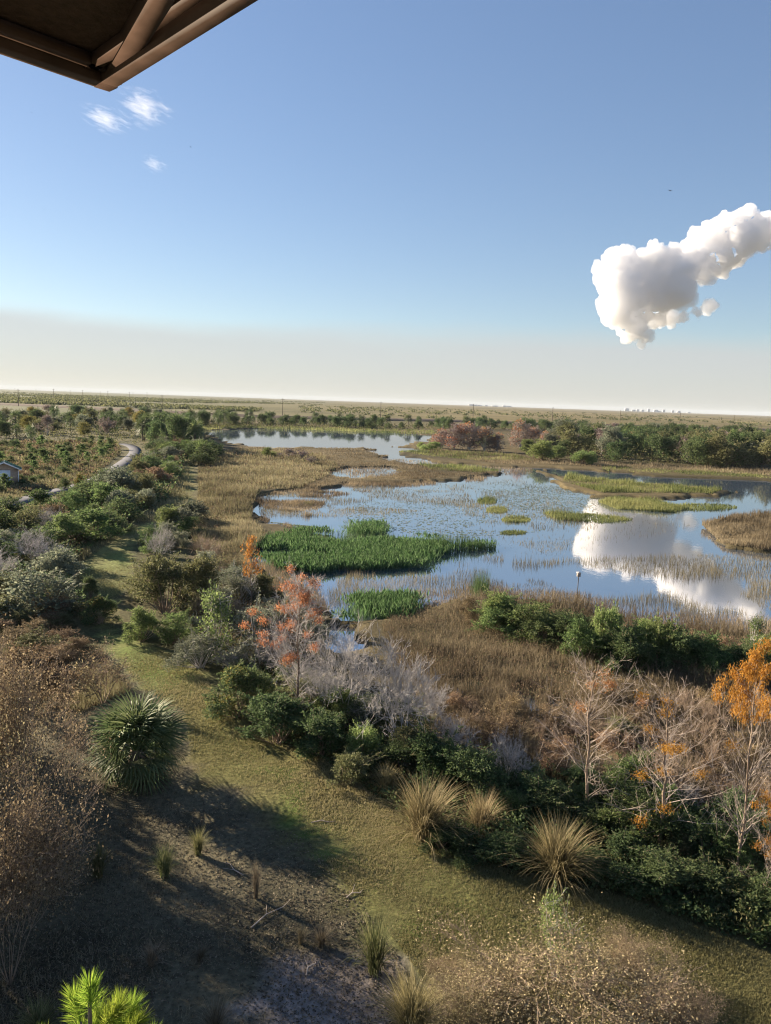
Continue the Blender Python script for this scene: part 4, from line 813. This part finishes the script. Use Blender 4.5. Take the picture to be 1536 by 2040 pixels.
field('water_grass', 'thin dark grass standing in the shallow lake', 'sedge', [
 ([(1020,1120),(1536,1100),(1620,1120),(1620,1230),(1400,1240),(1150,1190),(1020,1190)], 9000, (.2,.6), .014, .5, {'z': -.3, 'clump': .13, 'thr': .46, 'water': True}),
 ([(640,1140),(1000,1100),(1020,1190),(870,1190),(660,1210)], 3500, (.25,.6), .014, .5, {'z': -.3, 'clump': .16, 'thr': .5, 'water': True}),
 ([(505,980),(900,955),(960,1010),(700,1030),(520,1030)], 9000, (.1,.4), .014, .5, {'z': -.3, 'clump': .14, 'thr': .42, 'water': True}),
 ([(860,960),(1100,950),(1200,1040),(1100,1110),(960,1060)], 4500, (.1,.4), .014, .5, {'z': -.3, 'clump': .12, 'thr': .5, 'water': True}), ([(640,1000),(1000,960),(1300,1000),(1380,1050),(1100,1110),(700,1060)], 2600, (.1,.35), .014, .5, {'z': -.3, 'water': True})])
def ell(x, y, a, b, n=16): return [(x+a*math.cos(t), y+b*math.sin(t)) for t in np.linspace(0, 2*math.pi, n, endpoint=False)]
field('shore_grass', 'tan grass straggling out from the shores into the shallow water', 'marsh', [([(500,965),(640,960),(760,948),(1000,936),(960,958),(800,970),(660,990),(620,1030),(560,1070),(500,1060)], 9000, (.2,.6), .018, .7, {'z': -.3, 'water': True, 'clump': .2, 'thr': .47}), ([(640,925),(790,915),(1060,925),(1060,945),(700,950)], 3000, (.2,.5), .018, .7, {'z': -.3, 'water': True}), ([(500,1110),(560,1140),(640,1185),(660,1230),(560,1190),(490,1150)], 2500, (.3,.8), .018, .7, {'z': -.3}), ([(830,1180),(960,1170),(1150,1180),(1240,1215),(1560,1240),(1560,1275),(1230,1245),(1050,1205),(850,1215)], 5000, (.3,.8), .018, .7, {'z': -.3})])
field('reed_bed', 'olive reeds in strips across the lake', 'reed', [
 ([(1190,1000),(1230,994),(1300,998),(1370,1014),(1340,1022),(1230,1015)], 6000, (.3,.8), .028, .5, {'z': -.3}), ([(1080,1022),(1180,1024),(1262,1036),(1200,1043),(1110,1036)], 3000, (.2,.55), .028, .5, {'z': -.3}),
 (ell(1028,1036,30,6), 1200, (.3,.6), .025, .5, {'z': -.3}), (ell(1022,1062,26,4), 700, (.15,.3), .025, .5, {'z': -.3}), (ell(990,1017,22,6), 700, (.2,.45), .025, .5, {'z': -.3}), (ell(970,999,20,6), 600, (.2,.45), .025, .5, {'z': -.3}),
 (ell(616,1005,12,3), 150, (.2,.35), .025, .5, {'z': -.3}), (ell(1400,1011,70,7), 2000, (.2,.4), .025, .5, {'z': -.3}),
 ([(795,901),(860,897),(1040,910),(1060,920),(950,919),(850,910)], 5200, (.4,.8), .03, .5, {'z': -.2}), ([(830,926),(900,926),(1000,938),(960,944),(860,938)], 2200, (.4,.8), .03, .5, {'z': -.2}),
 (MARSH_IN[1], 9000, (.4,.9), .028, .5, {'z': -.2}), ([(1200,928),(1536,945),(1620,950),(1620,962),(1536,955),(1330,946),(1200,938)], 5000, (.3,.6), .03, .5, {'z': -.2}),
 ([(500,848),(860,858),(1000,868),(1000,875),(860,866),(500,853)], 4500, (.4,.9), .03, .5, {'z': -.1}), ([(400,848),(500,846),(500,853),(390,857)], 1500, (.4,.9), .03, .5, {'z': -.1})])
field('cattails', 'tall thin green cattails at the rim of the lake', 'pickerel', [
 (ell(955,1186,18,10), 260, (.8,1.7), .022, .35, {'z': -.3}), ([(850,1085),(990,1085),(985,1098),(860,1100)], 900, (.6,1.5), .022, .4, {'z': -.3}), ([(560,1075),(700,1060),(860,1085),(700,1100)], 300, (.7,1.2), .022, .3, {'z': -.3})])
pk = MB(); rng = np.random.default_rng(91)
for poly, n in (([(522,1085),(560,1062),(640,1060),(720,1085),(830,1072),(985,1090),(900,1100),(862,1108),(850,1128),(740,1135),(640,1143),(560,1135),(520,1115)], 34000), ([(640,1205),(720,1200),(820,1195),(815,1225),(760,1245),(690,1240),(640,1225)], 6500), ([(690,1050),(760,1045),(770,1070),(700,1072)], 2500)):
    P = scatter(poly, n, -.28, rng, .32, .44); P = P+(rng.normal(size=P.shape)*np.array([.4,.4,0])); h = rng.uniform(.25, .75, len(P)); b0 = P+np.c_[0*h, 0*h, h*.4]
    d = unit(rng.normal(size=P.shape)*np.array([1,1,.3])+np.array([0,0,2.2])); pk.leaves(b0, d, h*.75, h*.75*.16, rng); sel = rng.random(len(P)) < .4; pk.blades(P[sel], h[sel]*.6, .012, .2, rng)
kind(obj('pickerelweed', pk.mesh('pickerelweed', M['pickerel'])), 'stuff', 'dense dark green water plants in a raft on the lake')
def brush(name, label, mat, parts, seed):
    rng = np.random.default_rng(seed); m = MB()
    for poly, n, hmax, leaf in parts:
        P = scatter(poly, n, 0, rng); k = ~inpoly(P[:, 0], P[:, 1], W2(TRAIL)); P = P[k]
        k = np.min(np.hypot(P[:, None, 0]-PATH_C[None, ::3, 0], P[:, None, 1]-PATH_C[None, ::3, 1]), 1) > 2.4; P = P[k]
        hm = hmax*np.clip((fbm(P[:, 0], P[:, 1], .55, seed)-.3)/.4, .08, 1); z = hm*rng.random(len(P))**.6; dd = np.hypot(P[:, 0], P[:, 1])
        s = leaf*rng.uniform(.6, 1.5, len(P))*np.maximum(1, dd/45); P[:, 2] = z; d = unit(rng.normal(size=P.shape)+np.array([0,0,.6])); m.leaves(P, d, s, s*.55, rng)
    return kind(obj(name, m.mesh(name, M[mat])), 'stuff', label)
BEHIND = [(-20,880),(235,880),(240,905),(180,955),(-20,1010)]
LT_ = [(385,1095),(470,1150),(560,1210),(640,1300),(700,1400),(600,1340),(470,1330),(360,1250),(420,1180)]
brush('undergrowth', 'tangled dark green undergrowth of thicket and shrub belts', 'dark', [(THICK, 30000, .8, .10), (BELT, 26000, 1.3, .13), ([(920,1215),(1080,1270),(1250,1340),(1560,1370),(1560,1300),(1230,1250),(1000,1200)], 12000, .9, .12)], 61)
brush('green_undergrowth', 'patches of greener undergrowth between the shrubs', 'olive', [(THICK, 16000, .9, .09), (BELT, 20000, 1.0, .12), (LT_, 12000, .9, .10), (BEHIND, 12000, .6, .10), (LEFTM, 8000, .5, .06), (FRONTM, 14000, .7, .06), (ISL, 12000, 4.0, .09), ([(-20,842),(380,832),(430,885),(330,888),(-20,876)], 9000, 2.2, .08), ([(380,842),(1010,853),(1010,858),(390,852)], 5000, 2.2, .07)], 62)
brush('dry_undergrowth', 'dull dry weeds between the shrubs', 'brown', [(BELT, 12000, .9, .10), (LT_, 9000, 1.0, .08), (BEHIND, 14000, .5, .09), ([(-20,1200),(120,1235),(200,1300),(260,1380),(160,1420),(-20,1400)], 14000, .5, .06), (FRONTM, 30000, .8, .06), (LEFTM, 12000, .6, .06)], 63)
lm = MB(); rng = np.random.default_rng(92)
for poly, n, c_, th in (([(760,985),(960,958),(1120,965),(1210,985),(1180,1040),(1060,1060),(900,1075),(780,1060),(680,1060),(700,1010)], 3000, .09, .5), ([(940,965),(1110,968),(1200,995),(1150,1025),(1000,1010)], 2600, .12, .42), ([(1200,930),(1536,950),(1536,958),(1330,950)], 1800, .2, .3), ([(540,1040),(690,1055),(640,1075),(545,1070)], 1500, .3, .4), ([(880,1340),(1170,1375),(1160,1420),(960,1405)], 1500, .6, .45)):
    P = scatter(poly, n, WZ+.012, rng, c_, th, True); k = 7; an = np.linspace(.2, 2*np.pi-.2, k); r_ = rng.uniform(.05, .13, len(P)); ph = rng.random(len(P))*6.28; tl = rng.normal(size=(len(P), 2))*.12
    ring = np.stack([np.cos(an[None]+ph[:, None])*r_[:, None], np.sin(an[None]+ph[:, None])*r_[:, None]], -1); z = np.abs(ring @ tl[:, :, None])[..., 0]*.6
    V = np.concatenate([P[:, None], P[:, None]+np.concatenate([ring, z[..., None]], -1)], 1); i = np.arange(len(P))[:, None]*(k+1)
    lm.add(V, i+np.arange(k+1)[None], np.repeat(rng.random(len(P)), k+1))
kind(obj('lily_pads', lm.mesh('lily_pads', M['lily'])), 'stuff', 'floating lily pads speckling the lake')
field('mown_grass', 'short mown grass of the trail', 'lawn', [([(min(1600, x), min(2110, y)) for x, y in TRAIL], 190000, (.03,.09), .03, 1.2, {'z': -.01})])
field('soil_grass', 'sparse dead grass on the dark soil', 'tuftdry', [([(-20,1300),(200,1290),(370,1420),(385,1540),(620,1680),(720,1800),(900,2060),(-20,2060)], 16000, (.03,.14), .012, 1.4, {'z': -.01, 'clump': .7, 'thr': .45})])
lt = MB(); rng = np.random.default_rng(95); P = scatter([(-20,1300),(200,1290),(370,1420),(385,1540),(620,1680),(720,1800),(900,2060),(-20,2060)], 34000, .02, rng); s = rng.uniform(.02, .07, len(P)); lt.leaves(P, rng.normal(size=P.shape)*np.array([1,1,.25]), s, s*.6, rng)
kind(obj('leaf_litter', lt.mesh('leaf_litter', M['litter'])), 'stuff', 'dead leaves strewn over the dark soil')
for px, py, q, L_ in ((500,1850,.9,1.3),(620,1640,.1,.7),(485,1745,2.4,.8),(690,1790,.6,.5),(610,1945,1.2,.5)):
    P = G(px, py); t_ = MB(); pts = [np.array([0,0,.02]), np.array([L_*.4,.06,.05]), np.array([L_*.75,-.03,.04]), np.array([L_,.05,.03])]; t_.tubes(pts[:-1], pts[1:], [.016,.014,.01], [.014,.01,.005], 5); t_.tubes([pts[1]], [pts[1]+np.array([.2,.2,.04])], [.008], [.004], 4)
    tag(obj('fallen_branch', t_.mesh('fallen_branch', M['pale_twig']), None, P, (0,0,q)), 'pale fallen branch lying on the dark soil', 'branch', 'fallen branches on the soil')
st_ = MB().box(-.04,.04,-.04,.04,-.2,1.1); tag(obj('wooden_stake', st_.mesh('wooden_stake', M['pale_twig']), None, G(672,1478), (.05,.03,.4)), 'thin pale wooden stake beside the bright green round shrub', 'stake')
# scrub dots far over the plain
fs = MB(); rng = np.random.default_rng(96)
for poly, n in (([(-30,780),(300,792),(650,802),(640,806),(300,802),(-30,800)], 2600), ([(-30,800),(240,806),(520,816),(500,826),(-30,803)], 700), ([(600,806),(1536,834),(1536,850),(900,835),(600,822)], 420)):
    P = scatter(poly, n, 0, rng, .004, .47); d = np.hypot(P[:, 0], P[:, 1]); P = P[d < 6000]; n2 = len(P)
    for k in range(14): s = rng.uniform(1.2, 2.6, n2); q = P+rng.normal(size=P.shape)*np.array([2.2,1.5,.0])+np.c_[np.zeros((n2, 2)), rng.uniform(0, 1.6, n2)]; fs.leaves(q, unit(rng.normal(size=q.shape)+np.array([0,0,.6])), s, s*.8, rng)
kind(obj('far_scrub', fs.mesh('far_scrub', M['olive'])), 'stuff', 'scrub dotted over the distant plain')
# ------------------------------------------------------------------ haze
hz = MB(); hz.box(-17500, 17500, -200, 17500, -2.5, 72)
hm, nt, out = mat_new('haze'); v = nt.nodes.new('ShaderNodeVolumePrincipled'); v.inputs['Color'].default_value = (.62,.7,.82,1); v.inputs['Density'].default_value = 3.8e-5; v.inputs['Anisotropy'].default_value = 0
for q in ('Density Attribute', 'Color Attribute', 'Temperature Attribute'): v.inputs[q].default_value = ''
nt.links.new(v.outputs[0], out.inputs['Volume']); kind(obj('haze', hz.mesh('haze', hm)), 'stuff', 'thin blue haze in the air over the plain')
